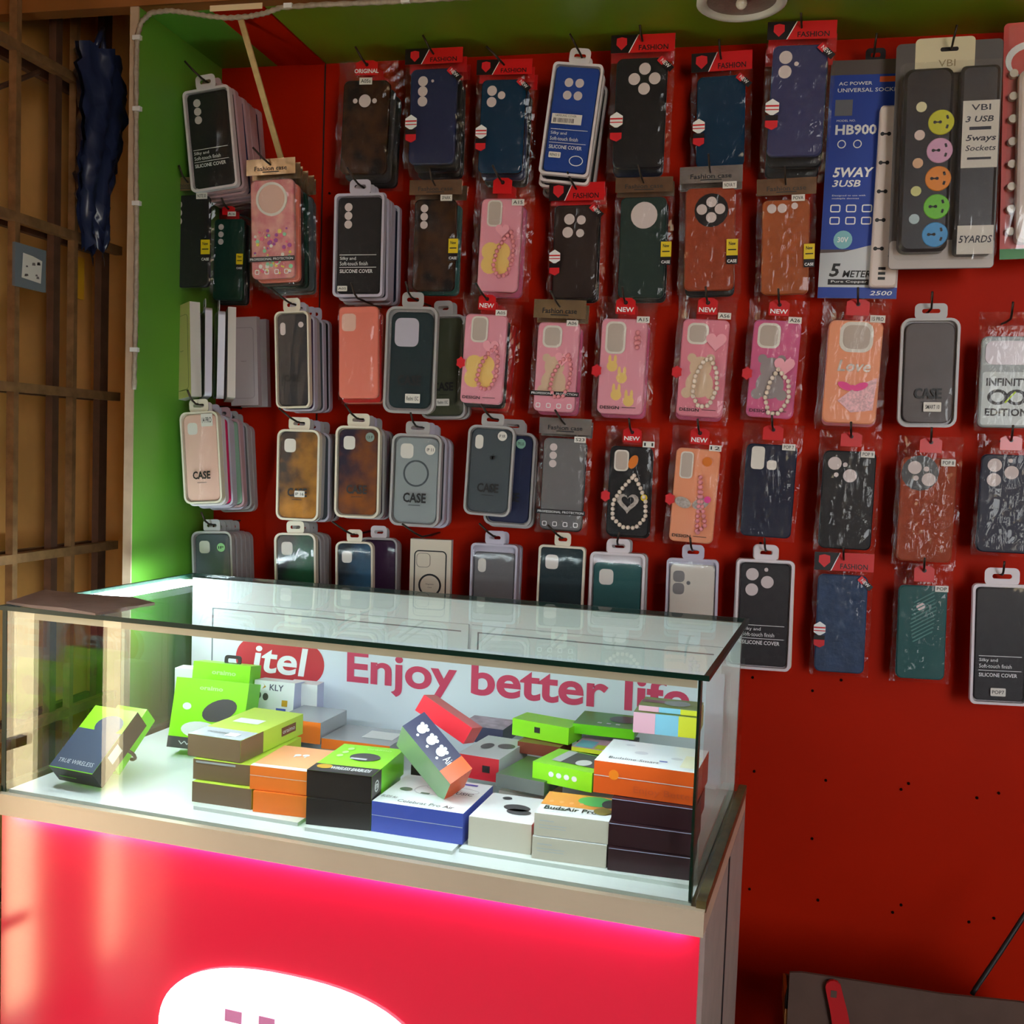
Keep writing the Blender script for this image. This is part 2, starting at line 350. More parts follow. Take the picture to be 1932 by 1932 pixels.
m_ora = mat('ribbon_red', (214, 30, 40), 0.4)
CASE = {}
def cm(n, col, rough=0.45, **k): CASE[n] = mat('case_'+n, col, rough, spec=0.28, **k)
cm('black', (24, 22, 26)); cm('charcoal', (46, 44, 48), noise=0.15, nscale=60); cm('dark_brown', (44, 30, 28)); cm('navy', (34, 42, 78)); cm('deep_navy', (26, 30, 52))
cm('steel_blue', (52, 74, 108), noise=0.3, nscale=40, bump=0.3, bscale=90); cm('indigo', (58, 60, 102)); cm('royal_blue', (28, 66, 150)); cm('petrol', (22, 52, 78), 0.2)
cm('dark_green', (18, 54, 44)); cm('forest', (34, 52, 48)); cm('teal', (34, 88, 88)); cm('brown', (158, 66, 36), 0.6, noise=0.15, nscale=50, bump=0.2, bscale=120)
cm('tan', (172, 88, 44), 0.5, noise=0.15, nscale=40); cm('pink', (236, 160, 178), 0.3); cm('rose', (232, 140, 160), 0.3); cm('magenta_pink', (216, 104, 148), 0.3)
cm('coral', (236, 130, 112), 0.25); cm('peach', (244, 160, 122), 0.3); cm('blush', (234, 188, 172)); cm('grey', (112, 110, 112)); cm('smoke', (132, 128, 128), 0.3)
cm('silver', (150, 158, 160), 0.3); cm('slate', (76, 84, 90), 0.3); cm('off_white', (216, 208, 196)); cm('purple', (62, 34, 66)); cm('hot_pink', (220, 40, 100)); cm('lilac', (206, 200, 214))
cm('mint', (150, 184, 160)); cm('red', (190, 36, 34)); cm('olive', (70, 74, 54)); cm('teal_black', (22, 44, 50)); cm('amber', (222, 150, 48), 0.25)
cm('navy_amber', (40, 34, 54), 0.2, col2=(150, 84, 34), nscale=14); cm('black_amber', (34, 30, 34), 0.2, col2=(196, 130, 44), nscale=13)  # yellow patches on the second case paint a reflection into its colour
cm('green_black', (22, 34, 40), 0.25, col2=(26, 110, 66), nscale=11); cm('blue_black', (22, 34, 44), 0.25, col2=(54, 110, 150), nscale=9)
cm('black_gold', (28, 24, 24), 0.25, col2=(70, 42, 24), nscale=22); cm('pink_glitter', (232, 168, 160), 0.3, col2=(214, 120, 130), nscale=40)  # first one: brown gold patches paint the bag's warm reflection into the case colour
cm('translucent_grey', (92, 82, 82), 0.35, noise=0.2, nscale=10)

def hang(top, bot, w_, d):
    Y = YW-d; a = onY(top, Y); b = onY(bot, Y); v = b-a; H = v.length
    mid = ((top[0]+bot[0])/2, (top[1]+bot[1])/2)
    W = (onY((mid[0]+w_/2, mid[1]), Y)-onY((mid[0]-w_/2, mid[1]), Y)).length
    return a, H, W, math.atan2(-v.x, -v.z)

def heart(cx, cz, s):
    L = []
    for i in range(24):
        t_ = 2*PI*i/24
        L.append((cx+s*0.0625*16*math.sin(t_)**3, cz+s*0.0625*(13*math.cos(t_)-5*math.cos(2*t_)-2*math.cos(3*t_)-math.cos(4*t_))))
    return L[::-1]
def apple(mb, cx, cz, s, y):
    mb.prism(circ(cx-s*.28, cz, s*.55, 12, 1.1), y, y+0.0003); mb.prism(circ(cx+s*.22, cz, s*.5, 12, 1.15), y, y+0.0003)
    mb.prism([(cx-s*.05, cz+s*.7), (cx+s*.22, cz+s*.75), (cx+s*.35, cz+s*1.1), (cx+s*.02, cz+s*.98)], y, y+0.0003)

def cams_on(case, cams, cw, chh, cx, top, y, key):
    """cams: ('c',u,v,r[,mat]) circle, ('r',u,v,w,h,rad[,mat]) rounded window, u from left, v from top, sizes in case widths"""
    for i, c in enumerate(cams):
        X = cx-cw/2+c[1]*cw; Z = top-c[2]*chh
        m = c[-1] if isinstance(c[-1], bpy.types.Material) else m_cut
        yy = y-0.0004*(1+i*0.02)-(0.0006 if (len(cams) > 1 and cams[0][0] == 'p' and i) else 0)
        if c[0] == 'c': L = circ(X, Z, c[3]*cw, 18)
        else: L = rr(X, Z, c[3]*cw, c[4]*cw, c[5]*cw, 4)
        nm = 'camera_plate' if c[0] == 'p' else 'camera_cutout'
        obj(nm, lambda: MB().prism(L, yy, y+0.0005), m, case, key=key+('cam', i) if key else None)
        if c[0] == 'f':   # framed window
            A = rr(X, Z, c[3]*cw+0.006, c[4]*cw+0.006, c[5]*cw+0.003, 4); B = rr(X, Z, c[3]*cw, c[4]*cw, c[5]*cw, 4)
            obj('window_frame', lambda: MB().ring(A, B, y-0.002, y+0.0005), m_cutw if len(c) < 7 else c[6], case, key=key+('frm', i) if key else None)

CAMS = {
 'three': [('c', .27, .13, .105), ('c', .27, .235, .105), ('c', .27, .34, .105), ('c', .48, .13, .03)],
 'three_s': [('c', .24, .10, .09), ('c', .24, .19, .09), ('c', .24, .28, .09)],
 'bigdot': [('c', .48, .22, .13), ('c', .27, .22, .05), ('c', .69, .22, .05)],
 'two_one': [('c', .24, .12, .11), ('c', .24, .24, .11), ('c', .46, .17, .085)],
 'four_sq': [('c', .33, .15, .10), ('c', .58, .15, .10), ('c', .33, .27, .10), ('c', .58, .27, .10)],
 'diamond': [('c', .56, .10, .115), ('c', .36, .19, .115), ('c', .76, .19, .115), ('c', .56, .28, .115)],
 'two': [('c', .24, .11, .12), ('c', .24, .24, .12), ('c', .44, .17, .04)],
 'four_mix': [('c', .35, .15, .12), ('c', .62, .16, .10), ('c', .32, .29, .12), ('c', .60, .30, .09)],
 'round': [('c', .52, .18, .29)],
 'plate4': [('p', .52, .22, .68, .68, .34, mat('plate_black', (28, 24, 26), 0.35)), ('c', .52, .14, .105), ('c', .33, .21, .105), ('c', .69, .21, .105), ('c', .52, .29, .105)],
 'bar3': [('c', .20, .09, .10), ('c', .42, .09, .10), ('c', .68, .07, .07)],
 'iph': [('r', .27, .16, .30, .33, .09, m_cutw)],
 'iphxr': [('r', .20, .16, .20, .34, .09, m_cutw)],
 'iph17': [('r', .18, .16, .18, .40, .09), ('c', .80, .12, .09)],
 'bigsq': [('r', .38, .21, .58, .66, .14, m_riml)],
 'tworound': [('r', .22, .13, .26, .30, .10), ('c', .52, .20, .10)],
 'oppo3': [('c', .22, .13, .13), ('c', .52, .25, .13), ('c', .42, .14, .045), ('c', .26, .245, .045)],
 'oppo_plate': [('p', .34, .15, .68, .68, .34, mat('plate_black', (28, 24, 26), 0.35)), ('c', .24, .10, .125), ('c', .50, .21, .125), ('c', .45, .11, .05), ('c', .27, .20, .05)],
 'tri': [('c', .24, .11, .13), ('c', .24, .26, .13), ('c', .55, .18, .13), ('c', .52, .06, .04)],
 'rect_dot': [('r', .24, .15, .26, .46, .07, m_cutw), ('r', .52, .22, .19, .19, .06, m_cutw)],
 'vivo2': [('r', .20, .13, .26, .26, .09, CASE['smoke']), ('r', .20, .26, .26, .26, .09, CASE['smoke']), ('c', .42, .195, .045, CASE['grey'])],
 'fpdot': [('c', .46, .22, .09)],
 'none': [],
}

def make_hook(p, d, label, tilt=0.0):
    x, z = p.x, p.z
    P = [(x, YW+0.004, z), (x, YW-d*0.5, z-0.001), (x-0.001, YW-d-0.006, z), (x-0.003-tilt*.3, YW-d-0.020, z+0.008), (x-0.005-tilt, YW-d-0.032, z+0.026)]
    mb = MB(); mb.smooth = True; mb.tube(P, 0.0021, 7)
    o = obj('wire_hook', mb, m_hook); tag(o, label, 'hook', 'wire hooks on the red wall')
    return o

GROUP = 'phone case packs hanging on the red wall'
ORD = ['next', 'second', 'third', 'fourth', 'fifth', 'sixth', 'seventh', 'eighth']
def stack(fn, spec, short, n, backs, d, gap, jit=0.004, sag=0.0):
    """builds n look-alike packs behind the front one"""
    rnd = random.Random(hash(short) % 1000 if False else sum(map(ord, short)))
    for k in range(n):
        s = dict(spec); dd = d-gap*(k+1); c = backs[k % len(backs)]
        s['col'] = c[0] if isinstance(c, tuple) else c
        if isinstance(c, tuple) and len(c) > 1: s['rim'] = c[1]
        s['label'] = '%s %s behind the %s' % (ORD[k] if k else 'first', 'pack' if fn is bag else 'blister pack', short)
        fn(d=dd, simple=True, off=(rnd.uniform(-jit, jit), -sag*(k+1)-rnd.uniform(0, jit)), da=rnd.uniform(-.012, .012), base=(spec['top'], spec['bot'], spec['w'], d), **s)

def blister(top, bot, w, d, col='black', rim=None, cams='iph', kind='case', label='', tab=0.42, sticker=None, dot=None, n=0, backs=('black',), gap=0.02, simple=False, off=(0, 0), da=0.0, base=None, short=None, tabrim=None, sag=0.001, inset=0.86, casetop=0.0, extra=None, yaw=0.0):
    rim = rim or m_rimg
    if base:
        P, H, W, a = hang(base[0], base[1], base[2], base[3]); P = Vector((P.x+off[0], YW-d, P.z+off[1]))
        key = ('bl', base)
    else:
        P, H, W, a = hang(top, bot, w, d); key = ('bl', (top, bot, w, d))
    t_ = thing('blister_pack', label, 'phone case', P, (0, a+da, yaw), GROUP)
    th = 0.115*H; D = 0.013
    Ht = H-th; cz = -th-Ht/2; r = W*(0.17 if kind == 'case' else 0.09)
    A = rr(0, cz, W, Ht, r); B = rr(0, cz, W*0.91, Ht-W*0.09, r*0.8)
    obj('tray', lambda: MB().ring(A, B, -0.001, D).prism(rr(0, cz, W*0.95, Ht-W*0.05, r), D-0.0018, D-0.0002), rim, t_, key=key+('tray',))
    tw = W*tab
    def tabm():
        hz = -th*0.52
        o_ = rr(0, hz, tw, th*1.12, th*0.32, 4); i_ = rr(0, hz+th*.02, tw*0.56, th*0.30, th*0.14, 4)
        return MB().ring(o_, i_, D*0.2, D*0.2+0.0012)
    obj('hanger_tab', tabm, tabrim or rim, t_, key=key+('tab',))
    cw = W*inset; ch_ = Ht-W*(1-inset)-casetop*H; ct = -th-W*(1-inset)/2-casetop*H
    cs = obj('phone_case', lambda: MB().prism(rr(0, ct-ch_/2, cw, ch_, r*0.85), 0.003, D-0.002, 0.0015), CASE[col], t_, key=key+('case',))
    if simple:
        return t_
    cams_on(cs, CAMS[cams], cw, ch_, 0, ct, 0.003, key)
    yt = -0.0016
    obj('clear_cover', lambda: MB().flat(rr(0, cz, W*0.93, Ht-W*0.07, r*0.85), yt+0.0008), m_clear, t_)
    if kind == 'case':
        mb = MB(); mb.text('CASE', 0, -th-Ht*0.69, W*0.46, W*0.19, yt, 0.03)
        mb.rect(0, -th-Ht*0.77, W*0.24, W*0.012, yt)
        obj('lettering', mb, m_blk, t_)
    elif kind == 'silicone':
        mb = MB(); l = -W*0.36
        mb.rect(0, -th-Ht*0.595, W*0.74, W*0.010, yt); mb.rect(0, -th-Ht*0.715, W*0.74, W*0.010, yt)
        mb.text('Silky and', l+W*0.16, -th-Ht*0.632, W*0.32, W*0.075, yt); mb.text('Soft-touch finish', l+W*0.28, -th-Ht*0.678, W*0.56, W*0.072, yt)
        mb.text('SILICONE COVER', l+W*0.33, -th-Ht*0.752, W*0.66, W*0.07, yt, 0.012)
        obj('lettering', mb, m_wprint, t_)
    elif kind == 'apple':
        mb = MB(); apple(mb, 0, -th-Ht*0.60, W*0.065, yt); obj('lettering', mb, m_blk, t_)
    if sticker:
        u, v, sw, shh, txt_ = sticker
        st = obj('price_sticker', MB().prism(rr(u*W, -v*H, sw*W, shh*W, 0.001, 1), yt-0.0008, yt-0.0004), m_tag, t_)
        obj('lettering', MB().text(txt_, u*W, -v*H, sw*W*0.8, shh*W*0.45, yt-0.001, 0.01), m_blk, st)
    if dot:
        u, v, c_, txt_ = dot
        st = obj('round_sticker', MB().prism(circ(u*W, -v*H, W*0.10), yt-0.0008, yt-0.0004), c_, t_)
        obj('lettering', MB().text(txt_, u*W, -v*H, W*0.13, W*0.06, yt-0.001, 0.01), m_blk, st)
    if extra: extra(t_, W, H, cw, ch_, ct, yt)
    if n: stack(blister, dict(top=top, bot=bot, w=w, kind=kind, cams=cams, tab=tab, rim=rim, inset=inset, casetop=casetop), short or label, n, backs, d, gap, sag=sag)
    return t_

def bag(top, bot, w, d, col='black', cams='three', header='fashion', label='', n=0, backs=('black',), gap=0.016, simple=False, off=(0, 0), da=0.0, base=None, short=None, badge=False, ribbon=False, yellow=None, tagpos=None, art=None, foil=None, hh=0.13, cs_in=(0.10, 0.03), sag=0.004, yaw=0.0, rim=None, cwf=0.80):
    if base:
        P, H, W, a = hang(base[0], base[1], base[2], base[3]); P = Vector((P.x+off[0], YW-d, P.z+off[1])); key = ('bg', base)
    else:
        P, H, W, a = hang(top, bot, w, d); key = ('bg', (top, bot, w, d))
    t_ = thing('case_bag', label, 'phone case', P, (0, a+da, yaw), GROUP)
    hz = hh*H
    cw = W*cwf; ct = -hz-0.035*H; ch_ = H-hz-0.035*H-cs_in[1]*H; r = W*0.10; D = 0.010
    cs = obj('phone_case', lambda: MB().prism(rr(0, ct-ch_/2, cw, ch_, r), 0.0, D, 0.0018), CASE[col], t_, key=key+('case',))
    def filmm():
        rn = random.Random(int(H*1e5)+int(W*1e5)); mb = MB()
        nx, nz = 10, 18
        J = [[rn.uniform(-1, 1) for _ in range(nx+1)] for _ in range(nz+1)]
        EX = [rn.uniform(-0.012, 0.006) for _ in range(nz+1)]; EX2 = [rn.uniform(-0.006, 0.012) for _ in range(nz+1)]
        for side in (0, 1):
            def fn(u, v):
                i, j = int(round(u*nx)), int(round(v*nz))
                x = (u-0.5)*W; z = -v*H
                if i == 0: x += EX[j]*W*1.6
                if i == nx: x += EX2[j]*W*1.6
                edge = min(1, min(u, 1-u)*7)*min(1, (1-v)*22)*min(1, max(0, v-0.02)*9)
                y = D/2 + (-1 if side == 0 else 1)*(D/2+0.0026)*edge
                y += J[j][i]*(0.0007 if 0.12 < u < 0.88 else 0.0034)*(1 if side == 0 else 0.6)
                if side == 0: y = min(y, -0.0008) if edge > 0.7 else y
                return (x, y, z)
            mb.grid(nx, nz, fn, flip=(side == 0))
        return mb
    obj('clear_bag', filmm, m_film, t_, key=key+('film',))
    yh = -0.0036
    if header == 'fashion':
        hd = obj('header_card', lambda: MB().box(-W/2, W/2, yh, yh+0.0008, -hz, 0.0), m_hdr, t_, key=key+('hd',))
        if not simple:
            obj('black_panel', MB().flat([(-W/2, -hz), (-W*0.22, -hz), (-W*0.08, 0), (-W/2, 0)], yh-0.0003), m_hdrk, hd)
            mb = MB(); mb.flat([(-W*0.22, -hz), (-W*0.205, -hz), (-W*0.065, 0), (-W*0.08, 0)], yh-0.0004); obj('white_slash', mb, m_wprint, hd)
            c_ = (-W*0.33, -hz*0.48); s_ = hz*0.36
            obj('shield_logo', MB().flat([(c_[0]-s_*.8, c_[1]+s_*.8), (c_[0]-s_*.85, c_[1]-s_*.2), (c_[0], c_[1]-s_), (c_[0]+s_*.85, c_[1]-s_*.2), (c_[0]+s_*.8, c_[1]+s_*.8), (c_[0], c_[1]+s_)], yh-0.0005), m_ora, hd)
            obj('lettering', MB().text('FASHION', W*0.17, -hz*0.74, W*0.46, hz*0.30, yh-0.0005, 0.015), m_hdrk, hd)
    elif header in ('new', 'tab', 'original'):
        tw = W*(0.34 if header != 'original' else 0.38)
        hd = obj('header_tab', lambda: MB().prism([(-tw/2, -hz*.98), (tw/2, -hz*.98), (tw/2, -hz*.25), (tw*.28, -hz*.10), (-tw*.28, -hz*.10), (-tw/2, -hz*.25)], yh, yh+0.0008), m_hdr, t_, key=key+('hd',))
        if not simple:
            obj('hang_hole', MB().flat(circ(0, -hz*.36, hz*.12, 10), yh-0.0003), m_hdrk, hd)
            if header != 'tab': obj('lettering', MB().text('NEW' if header == 'new' else 'ORIGINAL', 0, -hz*0.74, tw*(0.86 if header == 'new' else 1.1), hz*0.26, yh-0.0004, 0.02), m_wprint, hd)
    elif header == 'case':
        hd = obj('header_card', lambda: MB().box(-W/2, W/2, yh, yh+0.0008, -hz, 0.0), foil or m_foil, t_, key=key+('hd',))
        if not simple:
            mb = MB().text('Fashion case', 0.0, -hz*0.60, W*0.66, hz*0.28, yh-0.0004, 0.012); mb.rect(0, -hz*0.82, W*0.34, hz*0.06, yh-0.0004)
            obj('lettering', mb, m_blk, hd)
    if simple: return t_
    cams_on(cs, CAMS[cams] if isinstance(cams, str) else cams, cw, ch_, 0, ct, 0.0, None)
    yp = -0.0052
    if badge:
        bx, bz, s_ = -W*0.36, -H*0.62, W*0.115
        hx = obj('hex_badge', MB().prism([(bx+s_*math.cos(PI/2+k*PI/3), bz+s_*1.1*math.sin(PI/2+k*PI/3)) for k in range(6)], yp, yp+0.0004), m_wprint, t_)
        mb = MB().rect(bx, bz+s_*.18, s_*1.7, s_*0.22, yp-0.0003); mb.rect(bx, bz-s_*.3, s_*1.7, s_*0.14, yp-0.0003); obj('red_bar', mb, m_ora, hx)
        bd = obj('badge_label', MB().flat([(bx-s_*.8, bz-s_*2.5), (bx+s_*.1, bz-s_*2.9), (bx+s_*.8, bz-s_*2.5), (bx+s_*.8, bz-s_*1.0), (bx-s_*.8, bz-s_*1.0)], yp), m_ora, t_)
        obj('black_band', MB().rect(bx, bz-s_*1.35, s_*1.6, s_*0.7, yp-0.0003), m_hdrk, bd)
    if ribbon:
        rb = obj('corner_ribbon', MB().rect(W*0.37, -hz-H*0.09, W*0.28, W*0.10, yp, -0.75), m_hdrk, t_)
        mb = MB().rect(W*0.31, -hz-H*0.065, W*0.11, W*0.105, yp-0.0002, -0.75); obj('red_corner', mb, m_ora, rb)
        obj('lettering', MB().text('NEW', W*0.37, -hz-H*0.088, W*0.17, W*0.06, yp-0.0004, 0.01, 0, -0.75), m_wprint, rb)
    if yellow:
        u, v = yellow
        ys = obj('yellow_sticker', MB().box(u*W-W*.09, u*W+W*.09, yp, yp+0.0004, -v*H-W*.13, -v*H+W*.13), m_yel, t_)
        obj('lettering', MB().text('New', u*W, -v*H+W*.06, W*.11, W*.06, yp-0.0003, 0.02).rect(u*W, -v*H-W*.04, W*.13, W*.02, yp-0.0003), m_blk, ys)
        kb = obj('black_sticker', MB().box(u*W-W*.09, u*W+W*.09, yp, yp+0.0004, -v*H-W*.27, -v*H-W*.13), m_hdrk, t_)
        obj('lettering', MB().text('CASE', u*W, -v*H-W*.22, W*.15, W*.05, yp-0.0003, 0.02), m_wprint, kb)
    if tagpos:
        u, v, txt_ = tagpos
        st = obj('price_sticker', MB().box(u*W-W*.11, u*W+W*.11, yp-0.0003, yp+0.0001, -v*H-W*.055, -v*H+W*.055), m_tag, t_)
        obj('lettering', MB().text(txt_, u*W, -v*H, W*.17, W*.06, yp-0.0006, 0.01), m_blk, st)
    if art: art(cs, t_, W, H, cw, ch_, ct)
    if n: stack(bag, dict(top=top, bot=bot, w=w, header=header, cams=cams, hh=hh, cs_in=cs_in, foil=foil, cwf=cwf), short or label, n, backs, d, gap, sag=sag)
    return t_

# decorations on the pink cases
m_flower = mat('print_cream_yellow', (244, 206, 120), 0.5); m_bear = mat('print_beige', (220, 190, 162), 0.5); m_bearg = mat('print_grey', (150, 138, 142), 0.5)
m_heart = mat('pink_heart', (244, 170, 184), 0.3); m_glit = mat('glitter', (236, 220, 210), 0.25, metal=0.5, noise=0.4, nscale=200)
def strap(par, pts, r, m, closed=True):
    mb = MB(); mb.smooth = True; P = [Vector((x, -0.004, z)) for x, z in pts]
    if closed: P.append(P[0])
    acc = 0; 
    for i in range(len(P)-1):
        a, b = P[i], P[i+1]; L = (b-a).length
        while acc < L: mb.ball(a+(b-a)*(acc/L), r, 7, 4); acc += 2.05*r
        acc -= L
    return obj('bead_strap', mb, m, par)
def oval(cx, cz, rx, rz, tilt=0.0, n=20):
    return [(cx+rx*math.cos(2*PI*i/n)*math.cos(tilt)-rz*math.sin(2*PI*i/n)*math.sin(tilt), cz+rx*math.cos(2*PI*i/n)*math.sin(tilt)+rz*math.sin(2*PI*i/n)*math.cos(tilt)) for i in range(n)]
def pinkart(shape, bead, frame, strapc, hpos=None, design=True, rp=0.034, bear=None):
    def art(cs, t_, W, H, cw, ch_, ct):
        y = -0.0004
        u, v, fw_, fh_ = frame; X = -cw/2+u*cw; Z = ct-v*ch_
        wf = obj('camera_frame', MB().ring(rr(X, Z, fw_*cw, fh_*cw, fw_*cw*.3), rr(X, Z, fw_*cw*.8, fh_*cw-fw_*cw*.2, fw_*cw*.24), -0.002, 0.0), m_cutw, cs)
        obj('camera_window', MB().flat(rr(X, Z, fw_*cw*.8, fh_*cw-fw_*cw*.2, fw_*cw*.24), -0.0006), mat('window_pane', (200, 186, 176), 0.08), cs)
        if shape == 'flower':
            mb = MB(); c_ = (-cw*.08, ct-ch_*.64)
            for k in range(4): mb.prism(circ(c_[0]+cw*.19*math.cos(PI/4+k*PI/2), c_[1]+cw*.22*math.sin(PI/4+k*PI/2), cw*.22, 14), y-0.0002-k*0.00003, y)
            obj('flower_print', mb, m_flower, cs)
        elif shape == 'bear':
            mb = MB(); c_ = (-cw*.05, ct-ch_*.58); mm = bear or m_bear
            mb.prism(circ(c_[0], c_[1]+cw*.18, cw*.24, 16), y-0.0002, y).prism(circ(c_[0], c_[1]-cw*.18, cw*.30, 16), y-0.00026, y)
            for s_ in (-1, 1): mb.prism(circ(c_[0]+s_*cw*.2, c_[1]+cw*.38, cw*.10, 12), y-0.0003, y).prism(circ(c_[0]+s_*cw*.26, c_[1]-cw*.38, cw*.12, 12), y-0.00032, y)
            obj('bear_print', mb, mm, cs)
        elif shape == 'rabbits':
            mb = MB()
            for (dx, dz) in ((-.22, .50), (.0, .62), (-.1, .80), (.18, .86)):
                c_ = (dx*cw, ct-dz*ch_); mb.prism(circ(c_[0], c_[1], cw*.12, 12), y-0.0002, y)
                for s_ in (-1, 1): mb.prism(oval(c_[0]+s_*cw*.06, c_[1]+cw*.15, cw*.035, cw*.10, 0, 10), y-0.0003, y)
            obj('rabbit_print', mb, m_flower, cs)
        elif shape == 'love':
            obj('love_lettering', MB().text('Love', 0.02*cw, ct-ch_*.44, cw*.62, cw*.22, y-0.0003, 0.02, .2), m_glit, cs)
            mb = MB(); c_ = (cw*.12, ct-ch_*.68)
            mb.prism([(c_[0]-cw*.36, c_[1]-cw*.2), (c_[0]-cw*.1, c_[1]-cw*.42), (c_[0]+cw*.3, c_[1]-cw*.36), (c_[0]+cw*.34, c_[1]+cw*.26), (c_[0]-cw*.02, c_[1]+cw*.1)], -0.003, y); obj('fan_skirt', mb, mat('skirt_pink', (246, 190, 196), 0.4, noise=0.3, nscale=220), cs)
            mb = MB()
            for s_ in (-1, 1): mb.prism(oval(c_[0]-cw*.1+s_*cw*.14, c_[1]+cw*.08, cw*.15, cw*.07, s_*.4, 12), -0.005, -0.003)
            mb.prism(circ(c_[0]-cw*.1, c_[1]+cw*.06, cw*.05, 10), -0.006, -0.003)
            obj('ribbon_bow', mb, mat('bow_pink', (232, 60, 140), 0.4), cs)
        elif shape == 'bling':
            obj('charm', MB().prism(oval(cw*.06, ct-ch_*.17, cw*.10, cw*.17, -.4), -0.004, y), mat('orange_charm', (222, 120, 40), 0.35), cs)
            mb = MB(); mb.ring(heart(-cw*.02, ct-ch_*.62, cw*.26), heart(-cw*.02, ct-ch_*.61, cw*.15), -0.004, y); obj('glitter_heart', mb, m_glit, cs)
            obj('flower_charm', MB().prism(circ(cw*.36, ct-ch_*.56, cw*.08, 10), -0.0045, y), m_yel, cs)
        elif shape == 'blingpink':
            mb = MB(); 
            for s_ in (-1, 1): mb.prism(oval(-cw*.05+s_*cw*.2, ct-ch_*.58, cw*.19, cw*.12, s_*.35), -0.004, y)
            obj('glitter_bow', mb, m_glit, cs); obj('charm', MB().prism(circ(cw*.22, ct-ch_*.13, cw*.11, 12), -0.004, y), mat('orange_charm', (222, 120, 40), 0.35), cs)
            obj('flower_charm', MB().prism(circ(cw*.30, ct-ch_*.53, cw*.08, 10), -0.0045, y), mat('flower_pink', (230, 70, 150), 0.4), cs)
        if hpos:
            hx, hz_, hs = hpos; obj('heart_charm', MB().prism(heart(hx*cw, ct-hz_*ch_, hs*cw), -0.0048, y-0.0003), m_heart, cs)
        if strapc:
            strap(cs, [(p_[0]*cw, ct-p_[1]*ch_) for p_ in strapc], rp*cw*1.6, bead)
        if design:
            mb = MB().text('DESIGN', -cw*.22, ct-ch_*.935, cw*.42, cw*.07, -0.0052, 0.02).rect(cw*.2, ct-ch_*.93, cw*.3, cw*.012, -0.0052); obj('lettering', mb, m_blk, t_)
            s_ = W*.10; bx, bz = -W*.44, -H*.62
            obj('red_badge', MB().flat([(bx+s_*(1.0 if k % 2 else .78)*math.cos(k*PI/6), bz+s_*1.2*(1.0 if k % 2 else .78)*math.sin(k*PI/6)) for k in range(12)], -0.0052), m_ora, t_)
    return art
U_LOOP = [(.28, .36), (.36, .50), (.34, .68), (.22, .82), (.02, .84), (-.12, .74), (-.06, .58), (.10, .44)]
LOOP2 = [(.16, .40), (.30, .52), (.34, .70), (.20, .88), (-.02, .90), (-.18, .78), (-.14, .58), (.02, .42)]
WCH = [(.10, .32), (.26, .45), (.40, .60), (.42, .78), (.20, .90), (-.12, .90), (-.36, .80), (-.36, .62), (-.18, .48)]
def band(words='PROFESSIONAL PROTECTION'):
    def art(cs, t_, W, H, cw, ch_, ct):
        b = obj('black_band', MB().box(-W*.47, W*.47, -0.0054, -0.005, -H*.835, -H*.795), m_hdrk, t_)
        obj('lettering', MB().text(words, 0, -H*.815, W*.88, H*.02, -0.0057, 0.005), m_wprint, b)
        mb = MB()
        for k in range(4): mb.ring(rr(-W*.3+k*W*.2, -H*.92, W*.09, W*.09, W*.02, 2), rr(-W*.3+k*W*.2, -H*.92, W*.06, W*.06, W*.01, 2), -0.0054, -0.0052)
        obj('icon_print', mb, m_wprint, t_)
    return art
def glitterart(cs, t_, W, H, cw, ch_, ct):
    rn = random.Random(5); cols = [mat('confetti_%s' % n_, c_, 0.3) for n_, c_ in (('pink', (236, 110, 140)), ('yellow', (236, 220, 90)), ('mint', (150, 220, 180)), ('white', (240, 236, 230)), ('violet', (170, 70, 160)))]
    for i, c_ in enumerate(cols):
        mb = MB()
        for k in range(14): mb.prism(circ(rn.uniform(-.42, .42)*cw, ct-rn.uniform(.5, .95)*ch_, rn.uniform(.02, .05)*cw, 7), -0.0008-rn.random()*.0004, 0)
        tag(obj('confetti', mb, c_, cs), kind='stuff')
    obj('camera_frame', MB().ring(circ(0, ct-ch_*.2, cw*.36, 24), circ(0, ct-ch_*.2, cw*.31, 24), -0.003, 0), m_cutw, cs)
    obj('camera_window', MB().flat(circ(0, ct-ch_*.2, cw*.31, 24), -0.0008), mat('window_pane2', (226, 186, 170), 0.2), cs)
    band()(cs, t_, W, H, cw, ch_, ct)

def hooks_for(items):
    pass
PK = []
def B(short, top, bot, w, d, hook=True, tilt=0.0, **k):
    k.setdefault('label', short)
    p = blister(top, bot, w, d, short=short, **k)
    if hook:
        _, H, W, a = hang(top, bot, w, d); make_hook(Vector((p.location.x, 0, p.location.z-0.115*H*0.36)), d, 'bent wire hook holding the '+short, tilt)
    return p
def G(short, top, bot, w, d, hook=True, tilt=0.0, **k):
    k.setdefault('label', short)
    p = bag(top, bot, w, d, short=short, **k)
    if hook:
        _, H, W, a = hang(top, bot, w, d); make_hook(Vector((p.location.x, 0, p.location.z-k.get('hh', 0.13)*H*0.36)), d, 'bent wire hook holding the '+short, tilt)
    return p
WC = lambda *a: list(a)
